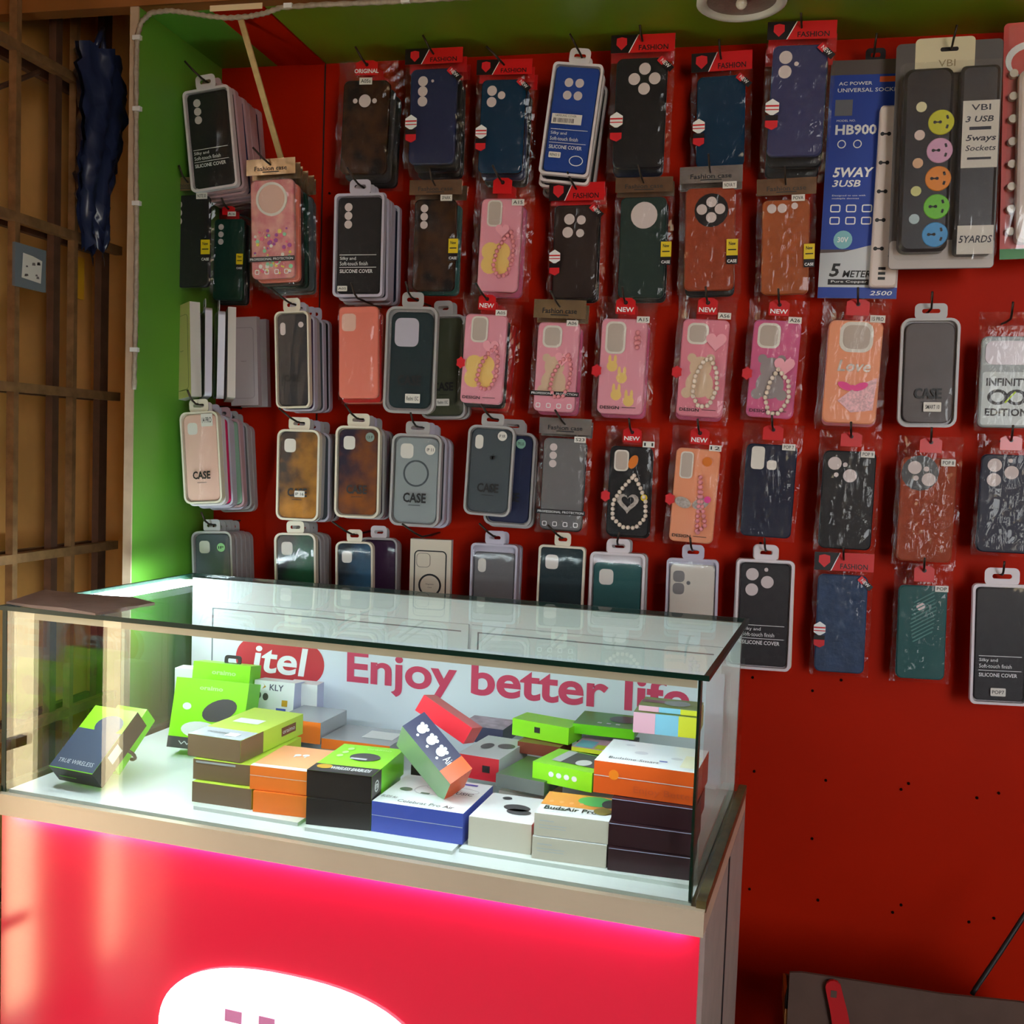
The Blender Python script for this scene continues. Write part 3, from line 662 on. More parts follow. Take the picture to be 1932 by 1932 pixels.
# --- row 1
B('black silicone cover beside the wood strip, top left', (385, 141), (405, 357), 88, 0.175, rim=m_rimw, kind='silicone', cams='three_s', col='black', n=6, backs=[('dark_brown', m_rimp), ('purple', m_rimp), ('navy', m_rimp), ('grey', m_rimp)], gap=0.021, tilt=.02)
G('bag with ORIGINAL tab and brown black case', (694, 112), (683, 335), 108, 0.10, col='black_gold', cams='bigdot', header='original', hh=.14, tagpos=(.0, .19, 'A05s'), n=2, backs=['charcoal', 'black'], gap=.03, tilt=.01)
G('navy case with three cameras under a FASHION header', (820, 92), (813, 316), 108, 0.10, col='navy', cams='three', badge=True, ribbon=True, n=2, backs=['black', 'charcoal'], gap=.028, sag=.006, tilt=.01)
G('petrol blue case under a FASHION header', (953, 113), (942, 333), 104, 0.11, col='petrol', cams='two_one', badge=True, ribbon=True, n=2, backs=['navy', 'black'], gap=.028, tilt=.025)
def bluex(t_, W, H, cw, ch_, ct, yt):
    st = obj('barcode_sticker', MB().box(-W*.38, W*.22, yt-.0006, yt-.0002, -H*.60, -H*.52), m_tag, t_)
    mb = MB(); rn = random.Random(2)
    for k in range(16): mb.box(-W*.34+k*W*.026, -W*.34+k*W*.026+W*rn.uniform(.006, .016), yt-.0009, yt-.0007, -H*.59, -H*.555)
    mb.text('SAMSUNG COVER', -W*.1, -H*.535, W*.42, W*.04, yt-.0009); obj('barcode', mb, m_blk, st)
    obj('seal_print', MB().ring(oval(W*.22, -H*.88, W*.14, W*.10), oval(W*.22, -H*.88, W*.125, W*.085), yt-.0004, yt), m_wprint, t_)
B('royal blue silicone cover with barcode sticker', (1096, 91), (1062, 331), 95, 0.10, rim=m_rimw, kind='silicone', cams='four_sq', col='royal_blue', sticker=(-.22, .845, .24, .11, 'RENO 5'), extra=bluex, n=4, backs=[('black', m_rimw), ('navy', m_rimw), ('charcoal', m_rimg)], gap=.016, sag=.007, tilt=.012)
G('black case with four diamond cameras under a FASHION header', (1214, 66), (1202, 325), 120, 0.09, col='black', cams='diamond', badge=True, ribbon=True, n=1, backs=['deep_navy'], gap=.03, sag=.006)
G('shiny petrol case beside the downlight under a FASHION header', (1362, 99), (1358, 322), 114, 0.06, col='petrol', cams='none', badge=True, ribbon=True, hh=.16)
G('indigo case with two cameras under the highest FASHION header', (1514, 41), (1497, 302), 130, 0.11, col='indigo', cams='two', badge=True, ribbon=True, n=2, backs=['black', 'charcoal'], gap=.03, sag=.012)
# --- row 2
G('black case with yellow sticker against the green panel', (357, 335), (355, 548), 94, 0.16, col='black', cams='three_s', header='case', foil=m_foild, hh=.12, yellow=(.36, .62), tagpos=(.28, .17, 'NOTE 50'))
G('dark green case half behind a black one', (433, 388), (428, 572), 70, 0.10, col='dark_green', cams='three_s', header='tab', hh=.10, yellow=(.34, .55), tagpos=(.1, .09, 'A16'), n=1, backs=['black'])
G('pink confetti case in a Fashion case bag', (512, 300), (515, 532), 92, 0.16, col='pink_glitter', cams='none', header='case', hh=.13, art=glitterart, n=5, backs=['coral', 'black', 'dark_green', 'slate', 'grey'], gap=.022, sag=.003, cwf=.88, tilt=.02)
B('black silicone cover in lilac rim, second row', (679, 339), (674, 560), 94, 0.12, rim=m_riml, kind='silicone', cams='three_s', col='black', sticker=(-.3, .93, .2, .10, 'A05'), n=4, backs=[('deep_navy', m_riml), ('charcoal', m_riml), ('black', m_riml)], gap=.022, tilt=.01)
G('gold-streaked black case above the big dark blister', (823, 340), (816, 555), 98, 0.10, col='black_gold', cams='three_s', header='case', foil=m_foild, hh=.13, yellow=(.38, .58), tagpos=(.22, .16, 'SPARK'), n=1, backs=['teal'], gap=.03)
G('pink flower case with bead strap in the second row', (950, 333), (937, 557), 104, 0.11, col='pink', cams='none', header='tab', hh=.15, art=pinkart('flower', m_beadp, (.34, .16, .36, .62), U_LOOP, (.06, .34, .17), False), tagpos=(.30, .22, 'A15'), n=1, backs=['magenta_pink'], gap=.04, tilt=.01, cwf=.74)
G('brown black case with four cameras under a low FASHION header', (1089, 345), (1082, 570), 104, 0.07, col='dark_brown', cams='four_mix', badge=True, ribbon=True, hh=.15, n=1, backs=['black'], tilt=.01)
G('dark green case with one big round camera hole', (1216, 335), (1208, 570), 108, 0.07, col='forest', cams='round', header='case', foil=m_foild, hh=.12, yellow=(.42, .58), n=1, backs=['black'], tilt=.005)
G('brown leather case with black camera disc and four holes', (1342, 314), (1337, 555), 118, 0.08, col='brown', cams='plate4', header='case', foil=m_foils, hh=.13, yellow=(.36, .64), tagpos=(.30, .155, 'NOVA Y'), n=1, backs=['black'], gap=.03)
G('tan case with a row of three camera holes', (1484, 337), (1480, 562), 112, 0.07, col='tan', cams='bar3', header='case', foil=m_foild, hh=.14, yellow=(.40, .62), tagpos=(.2, .17, 'POVA'))
# --- row 3
B('narrow black CASE blister with pill camera', (549, 563), (553, 770), 64, 0.15, rim=m_rimc, cams='iph17', col='charcoal', tab=.5, n=4, backs=[('purple', m_riml), ('grey', m_rimg), ('slate', m_riml), ('black', m_riml)], gap=.026, tilt=.025)
def coralhook(): pass
B('dark teal large-camera blister marked Redmi', (779, 552), (770, 780), 97, 0.12, rim=m_rimg, cams='bigsq', col='teal_black', sticker=(.08, .875, .29, .17, 'Redmi 15C'), inset=.80)
B('half-hidden olive CASE blister', (836, 568), (836, 790), 84, 0.07, hook=False, rim=m_rimg, cams='none', col='olive', sticker=(.0, .86, .29, .15, 'Redmi 15C'), n=1, backs=[('black', m_rimg)])
G('pink flower case with pink bead loop, third row', (921, 553), (906, 768), 94, 0.12, col='pink', cams='none', header='new', hh=.15, art=pinkart('flower', m_beadp, (.36, .17, .40, .60), U_LOOP, (.16, .36, .19)), tagpos=(.30, .17, 'A05'), n=2, backs=['black', 'red'], gap=.035, tilt=.012, cwf=.84)
G('pink bear case in a gold Fashion case bag', (1058, 566), (1044, 783), 98, 0.10, col='pink', cams='none', header='case', foil=m_foil, hh=.16, art=lambda *a: (pinkart('bear', m_beadp, (.36, .16, .46, .52), U_LOOP, (.14, .40, .18), False)(*a), band()(*a)), tagpos=(.26, .20, 'A06'), n=1, backs=['magenta_pink'], gap=.03, tilt=.01)
G('pale pink rabbit print case in a NEW bag', (1182, 559), (1168, 788), 108, 0.09, col='pink', cams='none', header='new', hh=.15, art=pinkart('rabbits', m_beadp, (.32, .20, .44, .70), [(.30, .14), (.34, .22), (.30, .30), (.26, .22)], None), tagpos=(.32, .19, 'A15'), n=1, backs=['magenta_pink'], gap=.035)
G('rose bear case with pearl strap and heart charm', (1337, 559), (1318, 793), 110, 0.09, col='rose', cams='none', header='new', hh=.15, art=pinkart('bear', m_bead, (.34, .15, .46, .46), LOOP2, (.24, .22, .22)), tagpos=(.30, .155, 'A56'), n=1, backs=['magenta_pink'], gap=.03)
G('magenta pink case with grey bear and pearl strap', (1472, 564), (1450, 795), 112, 0.08, col='magenta_pink', cams='none', header='new', hh=.14, art=pinkart('bear', m_bead, (.34, .16, .48, .54), [(.10, .50), (.34, .62), (.38, .80), (.20, .95), (-.02, .96), (-.12, .80), (-.04, .62)], (.22, .46, .22), True, bear=m_bearg), tagpos=(.28, .17, 'A26'))
G('coral Love case with pink bow in a red header bag', (1620, 562), (1600, 806), 128, 0.09, col='peach', cams='none', header='tab', hh=.14, art=lambda *a: (pinkart('love', None, (.52, .16, .62, .58), None, None, False)(*a)), tagpos=(.30, .16, '15 PRO'), n=1, backs=['rose'], gap=.025)
B('grey translucent CASE blister, third row right', (1758, 573), (1748, 806), 112, 0.08, rim=m_rimg, cams='none', col='translucent_grey', tab=.55, sticker=(.08, .835, .30, .17, 'SMART 10'), inset=.84)
# --- row 4
B('blush pink CASE blister by the green panel', (373, 754), (384, 950), 72, 0.19, rim=m_rimc, cams='iph', col='blush', tab=.5, sticker=(.22, .20, .3, .3, '14 PRO'), n=7, backs=[('mint', m_rimw), ('hot_pink', m_riml), ('lilac', m_riml), ('mint', m_rimp), ('blush', m_riml), ('grey', m_rimg), ('slate', m_rimg)], gap=.0215, sag=.003)
B('black and yellow CASE blister, fourth row', (564, 788), (560, 982), 80, 0.13, rim=m_rimc, cams='iph', col='black_amber', tab=.5, sticker=(.06, .74, .24, .14, 'IP 16'), n=4, backs=[('charcoal', m_rimg), ('slate', m_riml), ('black', m_rimg)], gap=.024, tilt=.025, inset=.9)
B('navy and amber CASE blister with rainbow dot', (676, 781), (672, 977), 84, 0.11, rim=m_rimc, cams='iph', col='navy_amber', tab=.5, dot=(.28, .22, mat('hologram_dot', (190, 220, 214), 0.15, metal=0.6), '13 P'), n=3, backs=[('purple', m_rimg), ('navy', m_riml), ('black', m_rimg)], gap=.026, tilt=.012)
def swirl(t_, W, H, cw, ch_, ct, yt):
    c_ = (0.0, ct-ch_*.42); obj('magnet_ring', MB().ring(circ(c_[0], c_[1], cw*.30, 28), circ(c_[0], c_[1], cw*.26, 28), .0024, .003), CASE['slate'], t_)
B('clear silver CASE blister marked IP 11', (788, 796), (780, 993), 94, 0.11, rim=m_rimg, cams='iph', col='silver', tab=.48, dot=(.28, .26, m_tag, 'IP 11'), extra=swirl, n=3, backs=[('slate', m_riml), ('black', m_riml), ('purple', m_rimg)], gap=.028)
def applex(t_, W, H, cw, ch_, ct, yt):
    mb = MB(); apple(mb, .06*W, ct-ch_*.34, W*.07, yt); obj('apple_mark', mb, m_blk, t_)
B('slate grey CASE blister marked IP XR', (930, 781), (917, 973), 88, 0.11, rim=m_rimg, cams='iphxr', col='slate', tab=.48, dot=(.24, .21, m_tag, 'IP XR'), extra=applex, tilt=.012)
B('smoky blue CASE blister behind the slate one', (968, 792), (956, 992), 90, 0.07, hook=False, rim=m_rimg, cams='none', col='navy', tab=.5, dot=(.2, .22, mat('mint_dot', (150, 200, 180), 0.4), '7PLUS'), n=1, backs=[('slate', m_rimg)])
G('grey case with a PROFESSIONAL PROTECTION band', (1068, 789), (1056, 1006), 98, 0.09, col='grey', cams='three_s', header='case', foil=m_foils, hh=.14, art=band(), tagpos=(.30, .18, 'S23'), tilt=.012, n=1, backs=['charcoal'], gap=.03)
G('black glitter case with pearl strap and silver heart', (1194, 805), (1182, 1018), 100, 0.08, col='black', cams='none', header='new', hh=.14, art=lambda *a: (pinkart('bling', m_bead, (.28, .16, .34, .50), WCH, None, True)(*a)), tagpos=(.32, .15, '11'), n=1, backs=['black'], gap=.025)
G('peach glitter case with silver bow', (1322, 805), (1302, 1030), 104, 0.08, col='peach', cams='none', header='new', hh=.15, art=pinkart('blingpink', m_beadp, (.26, .18, .30, .62), [(.1, .3), (.14, .44), (.2, .62), (.3, .8), (.12, .9)], None, True), tagpos=(.3, .17, '12'))
G('dark navy case with rectangular camera hole and red tab', (1460, 800), (1443, 1020), 112, 0.08, col='deep_navy', cams='rect_dot', header='tab', hh=.14, tagpos=(.28, .19, 'POP 7'), cwf=.86)
G('black case with two big round camera holes and red tab', (1607, 813), (1592, 1043), 116, 0.08, col='black', cams='oppo3', header='tab', hh=.13, tagpos=(.28, .185, 'POP 9'), cwf=.86)
G('brown leather case with black disc, right of the fourth row', (1757, 823), (1742, 1067), 122, 0.08, col='brown', cams='oppo_plate', header='tab', hh=.13, tagpos=(.28, .20, 'POP 8'), cwf=.86)
G('blue black case cut off by the right picture edge', (1908, 820), (1893, 1050), 122, 0.08, col='deep_navy', cams='tri', header='tab', hh=.13, cwf=.86)
# --- row 5
B('dark CASE blister with a green dot, lowest left', (398, 981), (404, 1165), 76, 0.13, rim=m_rimg, kind='case', cams='iph', col='slate', dot=(.24, .28, mat('green_dot', (150, 206, 140), 0.4), 'IP'), n=4, backs=[('grey', m_rimg), ('purple', m_rimg), ('slate', m_rimg)], gap=.022)
B('green and black CASE blister in the lowest row', (556, 984), (558, 1172), 78, 0.12, hook=False, rim=m_rimc, kind='case', cams='iph', col='green_black', n=3, backs=[('charcoal', m_rimg), ('purple', m_rimg), ('slate', m_rimg)], gap=.026, inset=.9)
B('blue and black CASE blister in the lowest row', (668, 1000), (668, 1190), 70, 0.12, hook=True, rim=m_rimc, kind='case', cams='iph', col='blue_black', inset=.9, tilt=.03)
B('purple blister with white tab, lowest row', (714, 993), (712, 1180), 72, 0.07, hook=False, rim=m_rimg, tabrim=m_rimw, kind='case', cams='none', col='purple', n=1, backs=[('black', m_rimg)])
B('grey apple-mark blister in a lilac rim, lowest row', (934, 1003), (926, 1205), 88, 0.10, rim=m_riml, kind='apple', cams='iphxr', col='grey', casetop=.05, tilt=.02, n=2, backs=[('smoke', m_riml), ('grey', m_riml)], gap=.025)
B('black blister without tab glare, lowest row middle', (1062, 1006), (1052, 1212), 88, 0.09, rim=m_rimc, kind='apple', cams='iph', col='teal_black', inset=.92, tilt=.02, tab=.35)
B('teal case in a wide white blister, lowest row', (1167, 1018), (1158, 1235), 104, 0.09, rim=m_rimw, kind='plain', cams='iph', col='teal', casetop=.06, n=2, backs=[('charcoal', m_rimw), ('grey', m_rimg)], gap=.02, tilt=-.01)
B('off-white case in a white blister above the counter corner', (1308, 1029), (1300, 1250), 98, 0.08, rim=m_riml, kind='plain', cams='vivo2', col='off_white', casetop=.02, n=1, backs=[('grey', m_riml)], gap=.02)
B('black silicone cover beside the glass counter', (1446, 1029), (1436, 1264), 108, 0.08, rim=m_rimw, kind='silicone', cams='tri', col='charcoal', n=2, backs=[('black', m_rimw), ('grey', m_rimc)], gap=.018)
G('faded blue case in the lowest FASHION bag', (1593, 1043), (1582, 1276), 112, 0.06, col='steel_blue', cams='none', badge=True, ribbon=True, hh=.145, cwf=.84)
def ribs(cs, t_, W, H, cw, ch_, ct):
    for k in range(11):
        z = ct-ch_*(.12+.042*k); L = cw*(.62-abs(k-5)*.03)
        obj('rib', MB().rect(cw*.02, z, L, 0.0022, -0.0012, 0.55), mat('rib_teal', (58, 120, 116), 0.4), cs)
G('teal case with slanted ribs and red tab', (1744, 1064), (1735, 1288), 112, 0.06, col='teal', cams='fpdot', header='tab', hh=.15, tagpos=(.3, .20, 'POP'), art=ribs, cwf=.82)
B('black silicone cover with glare in the lower right corner', (1892, 1073), (1884, 1330), 110, 0.07, rim=m_rimw, kind='silicone', cams='none', col='charcoal', sticker=(-.02, .905, .26, .15, 'POP7'), tab=.6)
# --- other wall goods
G('coral case in clear film, third row', (676, 572), (676, 754), 78, 0.13, hook=False, col='coral', cams=[('r', .26, .17, .36, .42, .10, CASE['blush'])], header='none', hh=.0, cs_in=(0, .015), cwf=.95, n=2, backs=['red', 'coral'], gap=.02, sag=.004)
make_hook(Vector((onY((684, 566), 2.04).x, 0, onY((684, 566), 2.04).z)), .13, 'bent wire hook above the coral case')
def infin(cs, t_, W, H, cw, ch_, ct):
    obj('camera_window', MB().prism(rr(0, ct-ch_*.18, cw*.86, ch_*.26, cw*.14), -.002, 0), mat('pane_lilac', (190, 176, 184), .2), cs)
    pn = obj('poster_panel', MB().prism(rr(0, ct-ch_*.68, cw*.92, ch_*.58, cw*.05), -.0012, 0), mat('panel_grey_white', (196, 206, 208), .4), cs)
    y = -.0016; mb = MB().text('INFINITY', 0, ct-ch_*.50, cw*.78, ch_*.085, y, .03); mb.text('EDITION', 0, ct-ch_*.83, cw*.78, ch_*.085, y, .03)
    for s_ in (-1, 1): mb.ring(circ(s_*cw*.17, ct-ch_*.665, cw*.19, 20, .8), circ(s_*cw*.17, ct-ch_*.665, cw*.12, 20, .8), y, y+.0003)
    obj('lettering', mb, m_blk, pn); obj('lime_bar', MB().rect(cw*.06, ct-ch_*.665, cw*.03, ch_*.16, y-.0003, -.7), mat('lime_ink', (190, 220, 40), .5), pn)
G('silver INFINITY EDITION case at the right edge', (1908, 588), (1896, 814), 116, 0.07, col='silver', cams='none', header='none', hh=.17, art=infin, cwf=.9)

def cardbox(short, top, bot, W, D, d, yaw, fm, sm, fn=None):
    P, H, _, a = hang(top, bot, 40, d)
    t_ = thing('card_box', short, 'box', P, (0, a, yaw), 'white case boxes on the red wall')
    mb = MB().box(-W/2, W/2, 0, D, -H, 0); mb.m = [1, 1, 0, 1, 1, 1]
    bd = obj('carton', mb, [fm, sm], t_)
    if fn: fn(t_, W, H)
    return t_
def phoneprint(t_, W, H):
    mb = MB().ring(rr(0, -H*.52, W*.74, H*.80, W*.12), rr(0, -H*.52, W*.73, H*.796, W*.115), -.0006, -.0003); mb.text('MagSafe', 0, -H*.50, W*.2, W*.03, -.0006); obj('outline_print', mb, m_blk, t_)
m_bxw = mat('white_card', (214, 204, 196), .5); m_bxy = mat('yellowed_card', (222, 202, 130), .5); m_bxg = mat('grey_card', (178, 164, 166), .5)
cardbox('yellowed white case box turned sideways by the green panel', (342, 575), (353, 752), .085, .022, .16, math.radians(-38), m_bxy, m_bxw, phoneprint)
cardbox('thin white case box edge-on between grey ones', (427, 586), (440, 755), .075, .016, .12, math.radians(-57), m_bxw, m_bxw)
cardbox('grey white case box with phone outline facing out', (458, 598), (462, 765), .062, .016, .085, 0, m_bxg, m_bxg, phoneprint)
cardbox('grey white case box behind the phone outline one', (476, 603), (480, 768), .062, .016, .055, 0, m_bxg, m_bxg)
B('clear blister edge-on beside the yellowed white box', (383, 566), (396, 752), 74, 0.15, hook=False, rim=m_riml, col='smoke', cams='none', kind='plain', yaw=math.radians(-54))
B('clear blister turned edge-on before the thin white box', (410, 568), (402, 752), 74, 0.14, hook=False, rim=m_riml, col='slate', cams='none', kind='plain', yaw=math.radians(-57))
def magprint(t_, W, H):
    y = -.0006
    mb = MB().ring(rr(0, -H*.60, W*.80, H*.98, W*.12), rr(0, -H*.60, W*.74, H*.955, W*.09), y, y+.0004)
    mb.ring(circ(0, -H*.46, W*.28, 28), circ(0, -H*.46, W*.235, 28), y, y+.0004)
    mb.ring(rr(-W*.17, -H*.21, W*.34, W*.34, W*.10), rr(-W*.17, -H*.21, W*.325, W*.325, W*.095), y, y+.0004); mb.text('Magnetic', 0, -H*.45, W*.2, W*.035, y); mb.text('Case', 0, -H*.48, W*.1, W*.03, y)
    obj('phone_print', mb, m_blk, t_)
cardbox('cream case box with black magnet ring print', (813, 1018), (808, 1205), .084, .02, .11, math.radians(4), mat('cream_card', (216, 204, 184), .5), m_bxw, magprint)
make_hook(Vector((onY((800, 1012), 2.04).x, 0, onY((800, 1012), 2.04).z)), .115, 'bent wire hook above the cream magnet ring box', .03)

# --- extension socket packs
def pack(name, short, top, bot, w_, d):
    P, H, W, a = hang(top, bot, w_, d); return thing(name, short, 'power strip', P, (0, a, 0), 'extension socket packs'), H, W
def slot3(mb, cx, cz, s, y):
    mb.rect(cx-s*.35, cz, s*.62, s*.12, y); mb.flat(circ(cx-s*.55, cz, s*.15, 8), y-.0001); mb.flat(circ(cx-s*.1, cz, s*.15, 8), y-.0001)
    for k in (1, -1): mb.rect(cx+s*.5, cz+k*s*.42, s*.2, s*.34, y, .3*k)
t_, H, W = pack('socket_pack', 'blue card power strip pack reading HB900 and 5WAY', (1645, 98), (1616, 563), 150, .05)
mb = MB().box(-W/2, W/2, 0, .003, -H, -.03*H); obj('backing_card', mb, mat('grey_film_card', (96, 84, 82), .3), t_)
bc = obj('blue_print', MB().box(-W/2, W/2, -.0006, -.0001, -H*.80, -H*.09), mat('print_blue', (26, 62, 160), .35), t_)
obj('white_print', MB().flat([(-W/2, -H*.965), (W/2, -H*.965), (W/2, -H*.76), (W*.1, -H*.785), (-W*.2, -H*.81), (-W/2, -H*.815)], -.0008), mat('print_pale', (200, 204, 210), .4), t_)
obj('blue_foot', MB().box(-W/2, W/2, -.0009, -.0004, -H, -H*.955), MATS['print_blue'], t_)
mb = MB(); y = -.0012
mb.text('AC POWER', -W*.18, -H*.125, W*.42, H*.014, y, .01); mb.text('UNIVERSAL SOCKET', -W*.0, -H*.152, W*.80, H*.016, y, .01); mb.text('MODEL NO.', -W*.27, -H*.275, W*.24, H*.008, y)
obj('lettering', mb, m_wprint, bc); mb = MB(); mb.text('HB900', -W*.14, -H*.312, W*.52, H*.042, y, .03); obj('lettering', mb, m_wprint, bc); mb = MB(); mb.text('5WAY', -W*.14, -H*.485, W*.52, H*.040, y, .03, .2); mb.text('3USB', -W*.22, -H*.53, W*.36, H*.028, y, .02, .2); mb.text('Designed to use with', -W*.18, -H*.58, W*.42, H*.008, y); mb.text('multiple devices', -W*.22, -H*.592, W*.34, H*.008, y)
for r_ in range(2):
    for k in range(3): obj('device_icon', MB().ring(rr(-W*.34+k*W*.20, -H*.632-r_*H*.05, W*.13, W*.10, W*.02, 2), rr(-W*.34+k*W*.20, -H*.632-r_*H*.05, W*.10, W*.07, W*.01, 2), y, y+.0003), m_wprint, bc)
for k in range(2): obj('round_icon', MB().ring(circ(-W*.31+k*W*.2, -H*.37, W*.055), circ(-W*.31+k*W*.2, -H*.37, W*.042), y, y+.0003), m_wprint, bc)
obj('lettering', mb, m_wprint, bc); mb = MB(); mb.text('2500', W*.3, -H*.978, W*.28, H*.018, y, .01, .2)
obj('lettering', mb, m_wprint, bc)
sl = obj('round_seal', MB().prism(circ(-W*.22, -H*.76, W*.12, 20), -.0014, -.001), mat('seal_teal', (130, 190, 200), .4), t_)
obj('lettering', MB().text('30V', -W*.22, -H*.76, W*.14, W*.07, -.0017, .02), m_wprint, sl)
obj('grey_square', MB().box(-W*.42, -W*.2, -.0014, -.001, -H*.255, -H*.19), mat('grey_ink', (104, 104, 110), .5), t_)
obj('orange_label', MB().box(W*.12, W*.36, -.0014, -.001, -H*.122, -H*.10), mat('orange_ink', (206, 84, 30), .5), t_)
mb = MB().text('5', -W*.30, -H*.885, W*.14, H*.055, y, .03, .2); mb.text('METER', -W*.02, -H*.90, W*.36, H*.028, y, .02, .2); obj('lettering', mb, m_blk, t_)
kb = obj('black_label', MB().box(-W*.38, W*.16, -.0016, -.0012, -H*.945, -H*.922), m_hdrk, t_); obj('lettering', MB().text('Pure Copper', -W*.11, -H*.933, W*.46, H*.012, -.0019, .01), m_wprint, kb)
ps_ = obj('power_strip', MB().prism(rr(W*.31, -H*.595, W*.34, H*.73, W*.05), -.022, -.0015, .003), mat('strip_white', (222, 206, 200), .35), t_)
mb = MB()
for k in range(5): slot3(mb, W*.28, -H*(.345+.115*k), W*.18, -.0224)
for k in range(3): mb.rect(W*.28, -H*(.885+.02*k), W*.09, H*.011, -.0224)
obj('socket_slots', mb, m_blk, ps_)
obj('hanger_tab', MB().ring(rr(W*.05, -H*.012, W*.25, H*.055, W*.05), rr(W*.05, -H*.012, W*.12, H*.018, W*.02), .0005, .0015), m_dark, t_)
make_hook(Vector((t_.location.x+.004, 0, t_.location.z-.008)), .06, 'long wire hook holding the blue HB900 power strip pack', -.004)
# VBI pack
t_, H, W = pack('socket_pack', 'dark card pack with five coloured sockets reading 5 YARDS', (1792, 78), (1774, 507), 200, .10)
cd_ = obj('backing_card', MB().prism(rr(0, -H/2, W, H, .008), 0, .0025), mat('card_taupe', (84, 76, 74), .4), t_)
obj('pale_foot', MB().prism(rr(0, -H*.935, W*.99, H*.125, .006), -.0006, 0), mat('card_pale', (186, 176, 172), .45), t_)
hl = obj('cream_header', MB().prism(rr(-W*.04, -H*.06, W*.56, H*.155, .008), -.0012, -.0002), mat('cream_label', (216, 202, 168), .5), t_)
obj('lettering', MB().text('VBI', -W*.02, -H*.095, W*.16, H*.03, -.0016), mat('gold_ink', (150, 130, 90), .5), hl)
obj('hang_slot', MB().prism(rr(0, -H*.035, W*.17, H*.018, H*.008), -.0016, -.0012), m_dark, hl)
st_ = obj('power_strip', MB().prism(rr(-W*.20, -H*.535, W*.46, H*.80, W*.08), -.030, -.0005, .005), mat('strip_black', (34, 30, 34), .3), t_)
for k, c_ in enumerate(((206, 204, 30), (226, 170, 206), (238, 140, 26), (112, 204, 44), (66, 160, 226))):
    u, v = W*(-.075-.004*k), -H*(.375+.122*k)
    s_ = obj('socket', MB().prism(circ(u, v, W*.122, 22), -.0325, -.0295, .001), mat('socket_%d' % c_[0], c_, .4), t_)
    mb = MB(); slot3(mb, u, v, W*.11, -.0329); obj('socket_slots', mb, m_blk, s_)
    obj('indicator', MB().prism(circ(-W*.265-.0012*k, -H*(.305+.122*k), W*.05, 14), -.032, -.0295), mat('lamp_%d' % k, ((236, 230, 190), (236, 214, 206), (236, 190, 150), (222, 222, 150), (190, 214, 220))[k], .3), t_)
cb_ = obj('cable_coil', MB().prism(rr(W*.28, -H*.54, W*.36, H*.82, W*.05), -.026, -.0005, .005), mat('cable_black', (40, 36, 40), .35), t_)
la = obj('paper_label', MB().box(W*.125, W*.46, -.0272, -.0262, -H*.575, -H*.285), m_tag, t_)
mb = MB(); y = -.0277
mb.text('VBI', W*.29, -H*.315, W*.18, H*.026, y, .01); mb.text('3 USB', W*.28, -H*.365, W*.26, H*.026, y, .02, .2); mb.rect(W*.29, -H*.405, W*.20, H*.014, y)
mb.text('5ways', W*.30, -H*.450, W*.28, H*.034, y, .02, .2); mb.text('Sockets', W*.30, -H*.490, W*.28, H*.024, y, .01, .2); mb.rect(W*.29, -H*.535, W*.22, H*.010, y)
obj('lettering', mb, mat('ink_slate', (48, 50, 66), .5), la)
lb = obj('paper_label', MB().box(W*.12, W*.455, -.0272, -.0262, -H*.95, -H*.825), m_tag, t_)
obj('lettering', MB().text('5YARDS', W*.288, -H*.885, W*.31, H*.032, y, .015, .2), MATS['ink_slate'], lb)
obj('clear_blister', MB().prism(rr(0, -H*.545, W*.96, H*.86, W*.06), -.0345, -.0338), m_clear, t_)
make_hook(Vector((t_.location.x+.003, 0, t_.location.z-H*.035)), .11, 'long wire hook holding the five coloured sockets pack', -.006)
# red pack cut by the frame edge
t_, H, W = pack('socket_pack', 'red card socket pack cut off by the right picture edge', (1950, 40), (1940, 488), 110, .09)
obj('backing_card', MB().prism(rr(0, -H/2, W, H, .008), 0, .0025), mat('card_coral', (206, 74, 66), .4), t_)
obj('green_foot', MB().box(-W/2, W/2, -.0006, 0, -H, -H*.955), mat('card_green', (40, 130, 50), .4), t_)
st_ = obj('power_strip', MB().prism(rr(W*.06, -H*.58, W*.66, H*.72, W*.12), -.026, -.0005, .004), mat('strip_white', (222, 206, 200), .35), t_)
mb = MB()
for k in range(6): slot3(mb, W*.04, -H*(.32+.105*k), W*.20, -.0264)
obj('socket_slots', mb, m_blk, st_)
for k in range(8):
    mb = MB(); mb.prism(circ(-W*.34, -H*(.22+.095*k), W*.075, 14), -.012, -.0003); obj('indicator', mb, mat('lamp_pearl', (226, 214, 196), .3), t_)
obj('white_arc', MB().ring(circ(-W*.05, -H*.16, W*.42, 26, .8), circ(-W*.05, -H*.17, W*.32, 26, .8), -.0012, -.0004), m_wprint, t_)
obj('clear_blister', MB().prism(rr(0, -H*.5, W*.96, H*.94, W*.08), -.0285, -.028), m_clear, t_)

